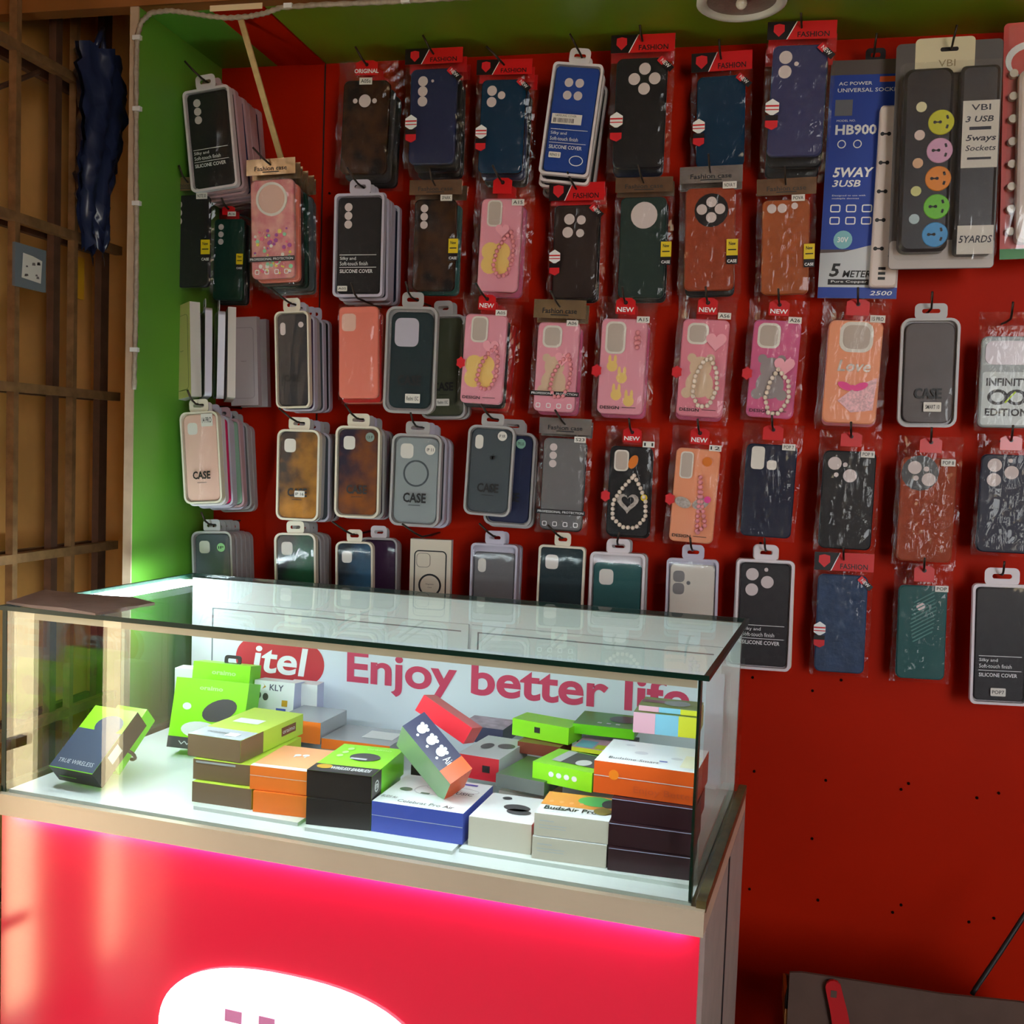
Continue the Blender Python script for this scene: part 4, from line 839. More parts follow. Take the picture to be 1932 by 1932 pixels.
# ------------------------------------------------------------------ goods inside the showcase
m_lime = mat('box_lime', (146, 226, 36), .35); m_limed = mat('box_lime_deep', (112, 206, 30), .35); m_bk = mat('box_black', (40, 36, 36), .35); m_bkb = mat('box_brown', (112, 88, 66), .4); m_limey = mat('box_yellow_lime', (186, 212, 66), .4)
m_or = mat('box_orange', (246, 122, 40), .4); m_pch = mat('box_peach', (248, 170, 120), .4); m_bw = mat('box_white', (232, 232, 232), .35); m_bgg = mat('box_beige', (222, 210, 196), .4)
m_bl = mat('box_blue', (70, 86, 180), .35); m_mr = mat('box_maroon', (52, 26, 34), .3); m_rd = mat('box_red', (206, 44, 56), .3); m_nv = mat('box_navy', (58, 58, 84), .3); m_gr = mat('box_grey_film', (170, 172, 178), .25); m_ol = mat('box_dark_green', (66, 96, 56), .3)
m_bor = mat('box_burnt_orange', (222, 88, 30), .35); m_lav = mat('box_lavender', (188, 190, 224), .35); m_pp = mat('box_pastel_pink', (236, 180, 200), .35); m_pb = mat('box_pastel_blue', (140, 204, 232), .35); m_py = mat('box_pastel_yellow', (226, 226, 60), .35); m_pg = mat('box_olive_pastel', (146, 160, 80), .35); m_gp = mat('print_dark_grey', (70, 66, 70), .4); m_lg = mat('print_light', (206, 206, 210), .4)
GB = 'gadget boxes in the glass counter'
BASE = ZD+.006
class Box: pass
def gbox(label, bl, br, z0, depth, hpx, front, top=None, right=None, tilt=0.0, rot=None, name='gadget_box', cat='box', left=None):
    P, Q = onZ(bl, z0), onZ(br, z0)
    w_ = (Q-P).length; yaw = math.atan2(Q.y-P.y, Q.x-P.x)
    zc = ((P+Q)/2-Vector((0, 0, CAM_Z))).dot(FW); h = hpx*zc/F
    b = Box(); b.w, b.h, b.d = w_, h, depth; b.z1 = z0+h
    b.t = thing(name, label, cat, (P+Q)/2+Vector((0, 0, depth*math.sin(max(0, -tilt)))), (tilt, 0, yaw), GB)
    mb = MB().box(-w_/2, w_/2, 0, depth, 0, h); mb.m = [1, 1, 0, 2, 2, 3]
    top = top or front; right = right or front
    b.body = obj('carton', mb, [front, top, right, left or right], b.t); return b
def D(b, face, fn, m, name='print', lift=.0005):
    """fn(mb, w, h): draw around the face centre"""
    mb = MB(); fw_, fh_ = {'front': (b.w, b.h), 'top': (b.w, b.d), 'right': (b.d, b.h)}[face]; fn(mb, fw_, fh_)
    o = []
    for (x, y, z) in mb.v:
        if face == 'front': o.append((x, y-lift, z+b.h/2))
        elif face == 'top': o.append((x, z+b.d/2, b.h+lift-y))
        else: o.append((b.w/2+lift-y, x+b.d/2, z+b.h/2))
    mb.v = o; return obj(name, mb, m, b.t)
def T(s, u=0, v=0, fw_=.5, fh_=.12, **k): return lambda mb, w, h: mb.text(s, u*w, v*h, fw_*w, fh_*h, 0, **k)
def R_(u, v, fw_, fh_): return lambda mb, w, h: mb.rect(u*w, v*h, fw_*w, fh_*h, 0)
def O_(u, v, ru, rv, tilt=0.0): return lambda mb, w, h: mb.flat(oval(u*w, v*h, ru*w, rv*h, tilt), 0)
def many(*fs):
    def f(mb, w, h):
        for q_ in fs: q_(mb, w, h)
    return f
def seam(b, v=0.0): D(b, 'front', R_(0, v, .995, .02), m_lg, 'film_seam', .0004)
# liner boards under the boxes
def liner(a, b, c, label):
    P, Q = onSZ(a, BASE), onSZ(b, BASE)
    return obj('liner_board', MB().box(P.x, Q.x, min(P.y, Q.y), c, ZD, BASE-.0003), m_white2, sc)
liner((365, 1520), (572, 1545), .44, ''); liner((575, 1560), (862, 1596), .44, ''); liner((866, 1600), (1300, 1668), .44, '')

# three brown and lime boxes
b = gbox('lowest of three brown power boxes beside the orange ones', (362, 1512), (474, 1528), BASE, .15, 39, m_bkb, m_limey, m_limey); z = b.z1
b = gbox('middle of three brown power boxes beside the orange ones', (364, 1469), (471, 1483), z+.001, .17, 39, m_bkb, m_limey, m_limey); z = b.z1; D(b, 'front', R_(-.1, .38, .7, .10), m_gr, 'painted_glare')  # pale grey strip on this front is glare put in as colour
b = gbox('top lime box with brown end and brown brand tag', (354, 1425), (453, 1440), z+.001, .185, 42, m_bkb, m_limey, m_limey)
D(b, 'top', R_(0, -.37, 1, .26), m_gr, 'grey_end'); D(b, 'top', R_(-.05, .06, .5, .14), m_bw, 'white_label'); D(b, 'right', R_(-.33, 0, .34, 1), m_bkb, 'brown_end')
tg_ = D(b, 'right', R_(.25, .05, .24, .42), mat('brown_tag', (120, 70, 40), .4), 'brand_tag', .0007); D(b, 'right', T('oraimo', .25, .05, .2, .2), m_bw, 'lettering', .001)
D(b, 'top', T('oraimo', -.1, -.36, .4, .05), m_gp, 'lettering', .001); D(b, 'top', R_(.2, -.38, .22, .10), m_bw, 'white_label', .001)
# orange pair
b = gbox('lower orange box of the pair, plain front', (477, 1531), (577, 1543), BASE, .11, 40, m_or); z = b.z1
b = gbox('upper orange box with two white earbud icons on its lid', (471, 1488), (578, 1501), z+.001, .115, 45, m_or, m_pch)
D(b, 'top', R_(0, -.45, 1, .10), m_bw, 'white_edge'); D(b, 'top', many(O_(-.02, .12, .06, .05), O_(.12, .14, .06, .05), R_(-.04, .06, .03, .08), R_(.14, .08, .03, .08)), m_bw, 'earbud_print'); seam(b, .1)
# black and green pair
b = gbox('lower black box under the green-lidded one', (577, 1555), (699, 1568), BASE, .145, 51, m_bk, m_bk, m_limed); z = b.z1; D(b, 'right', R_(-.36, 0, .28, 1), m_bk, 'black_end')
b = gbox('black box with bright green lid and earbud case picture', (578, 1502), (700, 1516), z+.001, .145, 51, m_bk, m_lime, m_limed)
D(b, 'right', R_(-.36, 0, .28, 1), m_bk, 'black_end'); D(b, 'top', R_(0, -.38, 1, .25), m_bk, 'black_end'); D(b, 'top', T('WIRELESS EARBUDS', .10, -.36, .62, .09, bold=.02), m_bw, 'lettering', .0008)
D(b, 'top', O_(-.32, -.34, .12, .07), mat('badge_gold', (196, 150, 40), .4), 'gold_badge', .0008); D(b, 'top', O_(.08, .08, .24, .14, -.1), m_gp, 'earbud_case_print', .0008); D(b, 'top', R_(.02, .0, .26, .05), m_lg, 'case_highlight', .0011)
D(b, 'top', T('oraimo', .16, .38, .4, .06, bold=.02), mat('print_lime_pale', (196, 240, 150), .4), 'lettering', .0008); D(b, 'top', many(*[O_(-.32+.02*k, .06+.13*k, .05, .045) for k in range(3)]), mat('print_lime_pale'), 'dot_print', .0008)
D(b, 'right', lambda mb, w, h: mb.ring(circ(-.36*w, .0, .22*h, 16), circ(-.36*w, 0, .17*h, 16), 0, .0002).text('n', -.36*w, 0, .07*w, .18*h, 0, bold=.03), m_bw, 'round_mark', .0009)
# blue earphone box
b = gbox('wide blue box with white lid picturing neckband earphones', (700, 1568), (872, 1594), BASE, .135, 59, m_bl, m_bw, m_bl)
D(b, 'top', T('Celebrat Pro Air', .05, -.38, .62, .08), m_gp, 'lettering'); D(b, 'top', T('MUSIC', .28, .08, .26, .09, bold=.02), m_nv, 'lettering'); D(b, 'top', T('MUSIC', .28, -.01, .2, .04), m_lg, 'lettering')
D(b, 'top', lambda mb, w, h: mb.ring(oval(-.08*w, .06*h, .16*w, .16*h), oval(-.08*w, .06*h, .15*w, .145*h), 0, .0002).ring(oval(.15*w, .18*h, .30*w, .10*h), oval(.15*w, .18*h, .29*w, .09*h), 0, .0002), m_lg, 'neckband_print'); D(b, 'top', many(O_(-.32, .0, .07, .06), R_(-.08, -.06, .1, .05)), m_ol, 'earbud_print'); D(b, 'top', T('BUDS Air', -.38, -.30, .18, .07), m_gp, 'lettering'); seam(b, .05)
D(b, 'top', R_(.22, .40, .28, .05), m_bl, 'blue_stripe')
# white box with buds
b = gbox('beige white box with grey earbuds on its lid', (883, 1595), (1001, 1613), BASE, .11, 57, m_bgg, m_bw, m_bgg)
D(b, 'top', many(O_(.08, .02, .22, .13, -.1), O_(.16, -.12, .20, .11, -.05), O_(-.2, .34, .08, .06)), m_gp, 'earbud_print')
# BudsAir pair
b = gbox('lower white box of the BudsAir pair', (1003, 1619), (1143, 1638), BASE, .095, 43, m_bgg, m_bw, m_bgg); z = b.z1; D(b, 'front', many(R_(-.33, .2, .2, .05), R_(-.25, .0, .38, .04), R_(-.25, -.12, .36, .04)), m_lg, 'small_print')
b = gbox('upper white box lettered BudsAir Pro with orange lid', (1007, 1575), (1147, 1593), z+.001, .095, 43, m_bgg, m_bw, m_rd); D(b, 'front', many(R_(-.33, .2, .2, .05), R_(-.25, .0, .38, .04), R_(-.25, -.12, .36, .04)), m_lg, 'small_print')
zb = b.z1
D(b, 'top', R_(0, .2, 1, .6), mat('lid_orange', (234, 150, 70), .35), 'orange_panel'); D(b, 'top', O_(.22, .25, .26, .22), mat('leaf_green', (90, 180, 100), .35), 'green_disc', .0008); D(b, 'top', O_(.4, .2, .1, .18), m_gp, 'dark_disc', .0010)
D(b, 'top', T('BudsAir Pro', -.06, -.22, .72, .15, bold=.02), m_blk, 'lettering', .0009); D(b, 'top', T('True wireless', -.2, -.36, .4, .06), m_lg, 'lettering', .0009); D(b, 'top', many(*[O_(-.38+.14*k, .06, .03, .05) for k in range(4)]), m_pch, 'icon_print', .0009); D(b, 'top', O_(.36, -.14, .12, .15), mat('round_seal_gold', (150, 130, 60), .4), 'round_seal', .0011)
# maroon trio
b = gbox('lowest of three dark maroon boxes at the corner', (1146, 1641), (1304, 1662), BASE, .10, 44, m_mr); z = b.z1; D(b, 'front', R_(0, .47, .99, .03), m_lav, 'edge_line')
b = gbox('middle of three dark maroon boxes at the corner', (1147, 1594), (1307, 1616), z+.001, .10, 44, m_mr); z = b.z1; D(b, 'front', R_(0, .47, .99, .03), m_lav, 'edge_line')
b = gbox('top of three dark maroon boxes under the orange one', (1153, 1547), (1311, 1569), z+.001, .10, 43, m_mr); z = b.z1; D(b, 'front', R_(0, .47, .99, .03), m_lav, 'edge_line')
# orange and white box
b = gbox('white-lidded burnt orange box above the maroon trio', (1119, 1494), (1311, 1521), z+.001, .115, 62, m_bor, m_bw, m_bor); zo = b.z1
D(b, 'top', T('Budsline Smart', -.14, -.30, .5, .09), m_gp, 'lettering'); D(b, 'top', many(O_(-.12, .02, .07, .07), O_(.25, -.05, .06, .05), O_(-.28, .3, .05, .04)), m_lg, 'earbud_print'); D(b, 'top', R_(.4, -.12, .16, .5), mat('print_cream', (236, 230, 200), .4), 'cream_panel'); D(b, 'top', R_(.14, -.22, .08, .04), m_bl, 'blue_print')
D(b, 'front', O_(-.3, .12, .05, .16), mat('orange_sun', (240, 130, 30), .4), 'round_print'); D(b, 'front', T('Enjoy Better', .2, -.28, .6, .26), mat('faint_red', (206, 84, 44), .4), 'lettering'); seam(b, .05)
# pastel boxes
def pastel(label, bl, br, z0, hpx, dep):
    b = gbox(label, bl, br, z0, dep, hpx, m_pb, m_pg, m_py); D(b, 'front', R_(-.33, 0, .34, 1), m_pp, 'pink_panel'); D(b, 'front', R_(.35, 0, .30, 1), m_py, 'yellow_panel')
    D(b, 'top', R_(-.3, .05, .4, .3), mat('plum_pastel', (150, 90, 110), .4), 'plum_panel'); D(b, 'top', O_(.1, .0, .22, .3), m_gr, 'earbud_print', .0008); return b
b = pastel('pastel pink, blue and yellow box at the glass corner', (1194, 1381), (1316, 1394), zo+.001, 39, .085); z = b.z1
b = pastel('smaller pastel box standing on the pink blue yellow one', (1205, 1340), (1318, 1352), z+.001, 10, .06)
# lime boxes at mid depth
zm = zb
sup = []
b = gbox('lime box with four white dots and grey photo lid', (1004, 1472), (1116, 1496), zm+.0008, .085, 37, m_lime, m_lime, m_limed)
D(b, 'front', many(*[O_(-.18+.13*k, .02, .045, .14) for k in range(4)]), m_bw, 'dot_print'); D(b, 'top', R_(.1, .1, .75, .7), m_gp, 'photo_print'); D(b, 'top', R_(-.22, .1, .16, .7), m_lg, 'white_strip', .0008); D(b, 'top', O_(.18, -.08, .12, .18), m_bw, 'earbud_print', .0009)
zl = b.z1
b = gbox('pastel lidded box behind the lime dotted one', (1078, 1416), (1160, 1428), zl-.012, .08, 8, m_py, m_pp, m_pb); D(b, 'top', R_(-.25, -.2, .4, .5), m_pb, 'blue_panel'); D(b, 'top', R_(.2, -.3, .4, .3), m_py, 'yellow_panel')
b = gbox('dark green-topped box wrapped in film beside the red one', (935, 1484), (1026, 1502), BASE+.047, .11, 26, mat('film_grey_dark', (100, 104, 100), .15), m_ol, m_ol)
b = gbox('support box hidden under the film-wrapped dark box', (940, 1520), (1020, 1535), BASE, .09, 30, m_bgg)
b.t['label'] = 'plain beige box mostly hidden behind the white earbud box'
# red box, purple box behind
b = gbox('red box with clear lid showing earphones', (862, 1464), (940, 1477), BASE+.04, .12, 44, m_rd, m_lg, m_lg); D(b, 'top', many(O_(-.15, 0, .14, .14), O_(.25, .1, .2, .12)), m_gp, 'earphone_print'); D(b, 'front', R_(.2, 0, .18, .3), m_bk, 'black_mark'); zr = b.z1
b = gbox('patterned purple box lying far back in the counter', (866, 1396), (948, 1407), BASE+.06, .07, 30, m_nv, mat('pattern_mauve', (196, 180, 196), .4, noise=.4, nscale=60), m_nv)
b = gbox('small brown red box under the little green one', (976, 1420), (1056, 1432), BASE+.065, .06, 22, mat('box_red_brown', (126, 62, 46), .35)); z = b.z1
b = gbox('little bright green box with black square mark', (966, 1386), (1072, 1406), z+.001, .05, 32, m_lime); D(b, 'front', R_(-.05, .05, .10, .34), m_bk, 'black_mark')
b = gbox('green box with dark green lid at the back right', (1080, 1383), (1196, 1396), BASE+.10, .09, 19, m_limed, mat('lid_dark_green', (70, 140, 50), .35), m_limed); D(b, 'top', O_(.25, .1, .25, .25), m_gp, 'gadget_print'); D(b, 'top', many(*[R_(-.1+.15*k, -.28, .07, .08) for k in range(3)]), m_lg, 'icon_print')
b = gbox('stacked dark box supporting the dark green lidded one', (1085, 1478), (1190, 1492), BASE, .06, 84, m_bk); b.t['label'] = 'dark tall box almost hidden at the back right'
# grey orange boxes at the back
b = gbox('grey film wrapped box with orange end behind the lime one', (520, 1394), (604, 1405), BASE+.035, .10, 41, m_or, m_gr, m_gr)
b = gbox('flat grey orange box beside the green lidded one', (606, 1412), (735, 1428), BASE+.03, .10, 20, m_or, m_gr, m_gr); D(b, 'top', R_(.2, .05, .45, .45), m_bw, 'white_print')
# leaning boxes at the left
b = gbox('black ended green box leaning back at far left', (112, 1471), (193, 1487), BASE, .125, 42, m_bk, m_lime, m_bk, tilt=math.radians(38))
D(b, 'top', R_(.0, -.18, 1, .62), mat('slate_print', (70, 80, 100), .35), 'dark_picture'); D(b, 'top', O_(.12, .22, .3, .16), MATS['slate_print'], 'earbud_print', .0008); D(b, 'top', T('TRUE WIRELESS', 0, -.38, .8, .06), m_lg, 'lettering', .0009)
D(b, 'right', R_(-.1, .1, .22, .5), m_lg, 'white_label'); D(b, 'front', R_(-.2, -.1, .4, .06), m_limed, 'green_line')
b = gbox('green box with dark loop handle behind the leaning one', (170, 1452), (226, 1462), BASE, .11, 36, m_lime, m_lime, m_limed, tilt=math.radians(40))
mb = MB(); mb.smooth = True; mb.tube([(b.w/2+.004+.014*math.sin(k*PI/8), .03+.0*k, .0+.016+.014*math.cos(k*PI/8)) for k in range(9)], .003, 6); obj('loop_handle', mb, m_bk, b.t)
# standing earbud boxes
b = gbox('green earbud box with black puck picture standing in front', (314, 1420), (452, 1436), BASE, .045, 132, m_lime, m_lime, m_limed, tilt=math.radians(-14))
D(b, 'front', O_(.15, .08, .24, .15, .35), m_gp, 'puck_print'); D(b, 'front', T('oraimo', .0, .38, .32, .06, bold=.03), MATS['print_lime_pale'], 'lettering'); D(b, 'front', many(O_(-.08, -.22, .26, .12), O_(-.3, .1, .06, .05)), m_bw, 'earbud_print', .0004); D(b, 'front', O_(.03, -.22, .07, .06), m_gp, 'earbud_tip', .0008); D(b, 'front', R_(0, -.42, 1, .16), m_gp, 'dark_foot'); D(b, 'front', T('WIRELESS', 0, -.42, .7, .05), m_lg, 'lettering', .0009)
b = gbox('taller green box with black hang slot behind the puck box', (352, 1394), (460, 1407), BASE, .04, 142, m_lime, m_lime, m_limed, tilt=math.radians(-8))
D(b, 'front', T('oraimo', .05, .38, .42, .06, bold=.03), MATS['print_lime_pale'], 'lettering'); D(b, 'front', R_(.02, .2, .46, .10), m_bk, 'hang_slot')
obj('hang_hook', MB().ring(rr(.01, b.h+.006, .034, .018, .006), rr(.01, b.h+.005, .022, .008, .003), .02, .023), m_bk, b.t)
b = gbox('white box leaning behind the green ones', (328, 1380), (392, 1387), BASE, .03, 122, m_bw, m_bw, m_lg)
b = gbox('white lettered box with small earphones beside the green ones', (472, 1402), (548, 1411), BASE+.0, .04, 116, m_bw, m_bw, m_lav, tilt=math.radians(-6))
D(b, 'front', T('KLY', .06, .40, .34, .10, bold=.01), m_nv, 'lettering'); D(b, 'front', many(O_(-.38, .26, .07, .06), O_(-.2, .24, .07, .06)), m_gp, 'earbud_print'); D(b, 'front', R_(.28, .16, .14, .10), mat('badge_gold'), 'gold_badge'); D(b, 'front', R_(.2, .04, .24, .07), m_bl, 'blue_label'); D(b, 'front', lambda mb, w, h: mb.flat([(-.28*w, .46*h), (-.2*w, .40*h), (-.3*w, .36*h), (-.24*w, .42*h)], 0), mat('badge_gold'), 'star_mark')
b = gbox('white and lavender box standing behind the lettered white one', (540, 1398), (596, 1404), BASE, .03, 112, m_bw, m_bw, m_lav)
# two boxes thrown on top, leaning diagonally
def leaner(label, corners, dep, cols):
    """corners: screen pixels of the long face (tl, tr, br, bl) at a given depth y in the counter"""
    pts = [SO+SX*q_.x+SY*q_.y+Vector((0, 0, q_.z)) for q_ in [onS(c_[0], c_[1]) for c_ in corners]]
    ex = (pts[1]-pts[0]); ez = (pts[0]-pts[3]); w_, h = ex.length, ez.length
    ex.normalize(); ez = (ez-ex*ez.dot(ex)).normalized(); ey = ez.cross(ex)
    t_ = thing('gadget_box', label, 'box', (0, 0, 0), (0, 0, 0), GB); M_ = Matrix((ex, ey, ez)).transposed().to_4x4(); M_.translation = pts[3]; t_.matrix_world = M_
    mb = MB().box(0, w_, 0, dep, 0, h); mb.m = [3, 1, 0, 2, 2, 4]
    obj('carton', mb, cols, t_); return t_, w_, h
t_, w_, h = leaner('navy box with white paw icons leaning across the pile', [((791, 1334), .125), ((881, 1441), .105), ((851, 1474), .072), ((759, 1370), .092)], .06, [m_nv, m_nv, m_bor, mat('silver_green', (150, 180, 140), .25), m_gr])
mb = MB()
for k in range(3):
    cx, cz = w_*(.18+.20*k), h*.5
    mb.prism(circ(cx, cz, .0075, 12), -.0006, -.0002)
    for s_ in (-1, 0, 1): mb.prism(circ(cx+s_*.006, cz+.008-abs(s_)*.002, .003, 8), -.0006, -.0002)
    mb.prism(circ(cx+.004, cz-.011, .0022, 8), -.0006, -.0002)
mb.text('Air', w_*.74, h*.5, w_*.12, h*.3, -.0006); obj('paw_print', mb, m_bw, t_)
obj('orange_end', MB().box(w_*.78, w_, -.0008, -.0003, 0, h), m_bor, t_)
t_, w_, h = leaner('red box leaning behind the navy paw box', [((797, 1309), .16), ((888, 1372), .15), ((868, 1408), .145), ((783, 1340), .155)], .045, [m_rd, m_rd, m_rd, m_rd, m_rd])
b = gbox('clear-lidded dark box under the leaning navy one', (775, 1462), (850, 1474), BASE+.035, .09, 20, m_bk, m_gr, m_bk)
# cardboard scrap on the glass
P = [onSZ(c_, ZT+.001) for c_ in ((12, 1139), (60, 1147), (120, 1154), (180, 1161), (205, 1158), (240, 1152), (262, 1146), (292, 1142), (250, 1133), (215, 1130), (150, 1125), (84, 1119))]
mb = MB(); n_ = len(P)
mb.add([(p_.x, p_.y, ZT+.001) for p_ in P]+[(p_.x, p_.y, ZT+.004+.0015*(k % 3)) for k, p_ in enumerate(P)], [tuple(range(n_-1, -1, -1)), tuple(range(n_, 2*n_))]+[(i, (i+1) % n_, n_+(i+1) % n_, n_+i) for i in range(n_)])
o = obj('cardboard_scrap', mb, mat('grey_cardboard', (150, 126, 116), .7, noise=.15, nscale=30)); o.location = SO; o.rotation_euler = (0, 0, AS); tag(o, 'torn piece of grey cardboard lying on the glass counter top', 'cardboard')

# ------------------------------------------------------------------ soffit, cable, wood strip
dl = thing('downlight', 'round white recessed downlight switched off in the green soffit', 'light', (-.052, 1.945, ZC))
def torus(r, rr_, z, n=36):
    mb = MB(); mb.smooth = True; P = [(r*math.cos(2*PI*k/n), r*math.sin(2*PI*k/n), z) for k in range(n+1)]; return mb.tube(P, rr_, 8, False)
mb = MB(); mb.smooth = True
prof = [(.078, 0.0), (.078, -.006), (.072, -.010), (.064, -.008), (.060, -.001)]
n_ = 40; vs = [(r_*math.cos(2*PI*k/n_), r_*math.sin(2*PI*k/n_), z_) for r_, z_ in prof for k in range(n_)]
mb.add(vs, [(j*n_+k, j*n_+(k+1) % n_, (j+1)*n_+(k+1) % n_, (j+1)*n_+k) for j in range(len(prof)-1) for k in range(n_)]); obj('trim_ring', mb, m_white, dl)
mb = MB(); mb.smooth = True; prof = [(.060, -.002), (.045, -.0012), (.02, -.0008)]
vs = [(r_*math.cos(2*PI*k/n_), r_*math.sin(2*PI*k/n_), z_) for r_, z_ in prof for k in range(n_)]+[(0, 0, -.0006)]; e_ = len(vs)-1
mb.add(vs, [(j*n_+(k+1) % n_, j*n_+k, (j+1)*n_+k, (j+1)*n_+(k+1) % n_) for j in range(len(prof)-1) for k in range(n_)]+[((2*n_)+(k+1) % n_, 2*n_+k, e_) for k in range(n_)]); obj('reflector', mb, mat('reflector_grey', (150, 138, 130), .25, metal=.5, bump=.5, bscale=200), dl)
obj('lamp', MB().ball((0, 0, -.006), .010, 12, 8), mat('lamp_glass', (230, 225, 215), .2), dl)

YC = YF-.006
cp = [(253, 735), (255, 650), (257, 560), (258, 450), (257, 340), (257, 230), (257, 120), (259, 70), (266, 42), (285, 24), (320, 20), (355, 24), (390, 30), (430, 34), (470, 31), (500, 25), (530, 14), (600, 9), (700, 5), (780, 1), (860, -4), (980, -10)]
P = [onY(c_, YC) for c_ in cp]; Q = []
for i in range(len(P)-1):
    for k in range(6): Q.append(P[i].lerp(P[i+1], k/6))
cw_ = thing('wrapped_cable', 'white spiral wrapped cable clipped around the niche edge', 'cable', P[0])
mb = MB(); mb.smooth = True; mb.tube([q_-P[0] for q_ in Q], [.0042+(.0012 if i % 2 else -.0004) for i in range(len(Q))], 8); obj('cable', mb, mat('cable_grey_white', (170, 156, 138), .5, noise=.25, nscale=150), cw_)
for c_ in ((260, 72), (260, 206), (259, 384), (255, 660), (545, 12), (766, 2)):
    q_ = onY(c_, YC)-P[0]; obj('clip', MB().box(q_.x-.008, q_.x+.008, q_.y-.006, q_.y+.002, q_.z-.004, q_.z+.004), m_white, cw_)
a = onY((396, 22), YF-.006); b = onY((495, 5), YF-.006)
tag(obj('masking_tape', MB().box(a.x, b.x, YF-.0065, YF-.0055, min(a.z, b.z), max(a.z, b.z)), mat('tape_cream', (222, 200, 160), .6)), 'strip of cream masking tape above the niche corner', 'tape')
a = onY((455, 38), 1.90); b = onY((531, 302), 2.02); dv = (b-a)
mb = MB(); nx = Vector((.006, 0, 0)); ny = Vector((0, .0025, 0)); c8 = [a-nx-ny, a+nx-ny, a+nx+ny, a-nx+ny, b-nx-ny, b+nx-ny, b+nx+ny, b-nx+ny]
mb.add(c8, [(0, 1, 2, 3), (4, 7, 6, 5), (0, 4, 5, 1), (1, 5, 6, 2), (2, 6, 7, 3), (3, 7, 4, 0)]); tag(obj('wood_strip', mb, mat('pale_wood', (206, 176, 120), .6, noise=.2, nscale=60)), 'thin pale wood strip slanting down from the soffit corner', 'stick')

# ------------------------------------------------------------------ left side: grille, meter plate, bag
XG = -1.37
m_bar = mat('rusty_steel', (160, 118, 78), .5, metal=.3, noise=.35, nscale=40)
m_bard = mat('dark_steel', (104, 72, 56), .55, metal=.3, noise=.3, nscale=30)
gr = thing('security_grille', 'rusty steel bar grille door folded against the ochre wall', 'grille', (XG, 1.6, 0))
def gb(nm, x0, x1, y0, y1, z0, z1, m): return obj(nm, MB().box(x0-XG, x1-XG, y0-1.6, y1-1.6, z0, z1), m, gr)
yfar = onX((222, 600), XG).y
for (px, hw, m, dx) in ((25, .007, m_bar, 0), (110, .010, m_bard, -.012), (136, .006, m_bar, 0), (207, .014, m_bard, -.02)):
    Yb = onX((px, 600), XG).y; gb('upright', XG-.008+dx, XG+.008+dx, Yb-hw, Yb+hw, .02, 2.6, m)
for Yb in (1.22, 1.36, 1.50): gb('upright', XG-.008, XG+.008, Yb-.007, Yb+.007, .02, 2.6, m_bar)
for y_ in (-90, 190, 470, 748, 1028, 1310, 1590):
    z_ = onX((212, y_), XG).z
    gb('rail', XG-.009, XG+.009, 1.16, yfar, z_-.009, z_+.009, m_bar); gb('rail', XG-.055, XG-.040, 1.2, yfar-.02, z_-.010, z_+.008, m_bard)
mb = MB(); z_ = onX((60, 150), XG).z; mb.tube([(-.02, onX((0, 170), XG).y-1.6, onX((0, 170), XG).z), (-.02, onX((90, 135), XG).y-1.6, onX((90, 135), XG).z)], .005, 6); obj('brace', mb, m_bard, gr)
def plate(nm, lab, cat, quad, X, th, m):
    P = [onX(q_, X) for q_ in quad]; y0, y1 = min(p_.y for p_ in P), max(p_.y for p_ in P); z0, z1 = min(p_.z for p_ in P), max(p_.z for p_ in P)
    t_ = thing(nm, lab, cat, (X, (y0+y1)/2, (z0+z1)/2)); return t_, y1-y0, z1-z0
t_, a, b = plate('meter_plate', 'grey metal plate with worn white label on the grille', 'plate', ((26, 456), (84, 552)), XG+.014, .006, None)
obj('plate', MB().box(-.003, .003, -a/2, a/2, -b/2, b/2), mat('plate_blue_grey', (112, 120, 128), .5), t_)
mb = MB(); mb.add([(.0036, -a*.30, -b*.28), (.0036, a*.32, -b*.32), (.0036, a*.36, b*.22), (.0036, a*.05, b*.28), (.0036, -a*.26, b*.30)], [(0, 1, 2, 3, 4)]); lb = obj('worn_label', mb, m_tag, t_)
mb = MB(); rn = random.Random(4)
for k in range(9): y_, z_ = rn.uniform(-.26, .28)*a, rn.uniform(-.24, .22)*b; s_ = rn.uniform(.03, .07)*b; mb.add([(.0041, y_-s_, z_-s_*.6), (.0041, y_+s_, z_-s_*.4), (.0041, y_+s_*.7, z_+s_*.6), (.0041, y_-s_*.8, z_+s_*.4)], [(0, 1, 2, 3)])
obj('worn_print', mb, mat('faded_ink', (120, 110, 110), .6), lb)
t_, a, b = plate('yellow_card', 'small yellow card stuck behind the grille bars', 'card', ((132, 480), (157, 566)), XG-.06, .004, None)
obj('card', MB().box(-.002, .002, -a/2, a/2, -b/2, b/2), mat('card_yellow', (220, 160, 30), .6), t_); obj('white_edge', MB().box(-.0025, .0025, -a/2-.004, -a/2, -b/2, b/2), m_tag, t_)
bgp = thing('plastic_bag', 'crumpled dark blue plastic bag hanging on the grille end', 'bag', onX((186, 165), XG+.05))
rn = random.Random(9); J = [[rn.uniform(-1, 1) for _ in range(15)] for _ in range(25)]
def bagsurf(side):
    def fn(u, v):
        i, j = int(round(u*14)), int(round(v*24)); wdt = .088*(1-.62*v)*(1 if v > .1 else .8)
        th_ = (.03*math.sin(PI*u)*(1-.7*v)+.004)*(1 if side else -1)
        return (th_+J[j][i]*.006+.006*math.sin(u*19+v*5), (u-.5)*2*wdt+J[j][(i+5) % 15]*.003+.012*math.sin(v*6), .07-v*.40+J[(j+3) % 25][i]*.004*(1+2*v)+.02*math.sin(u*9)*v)
    return fn
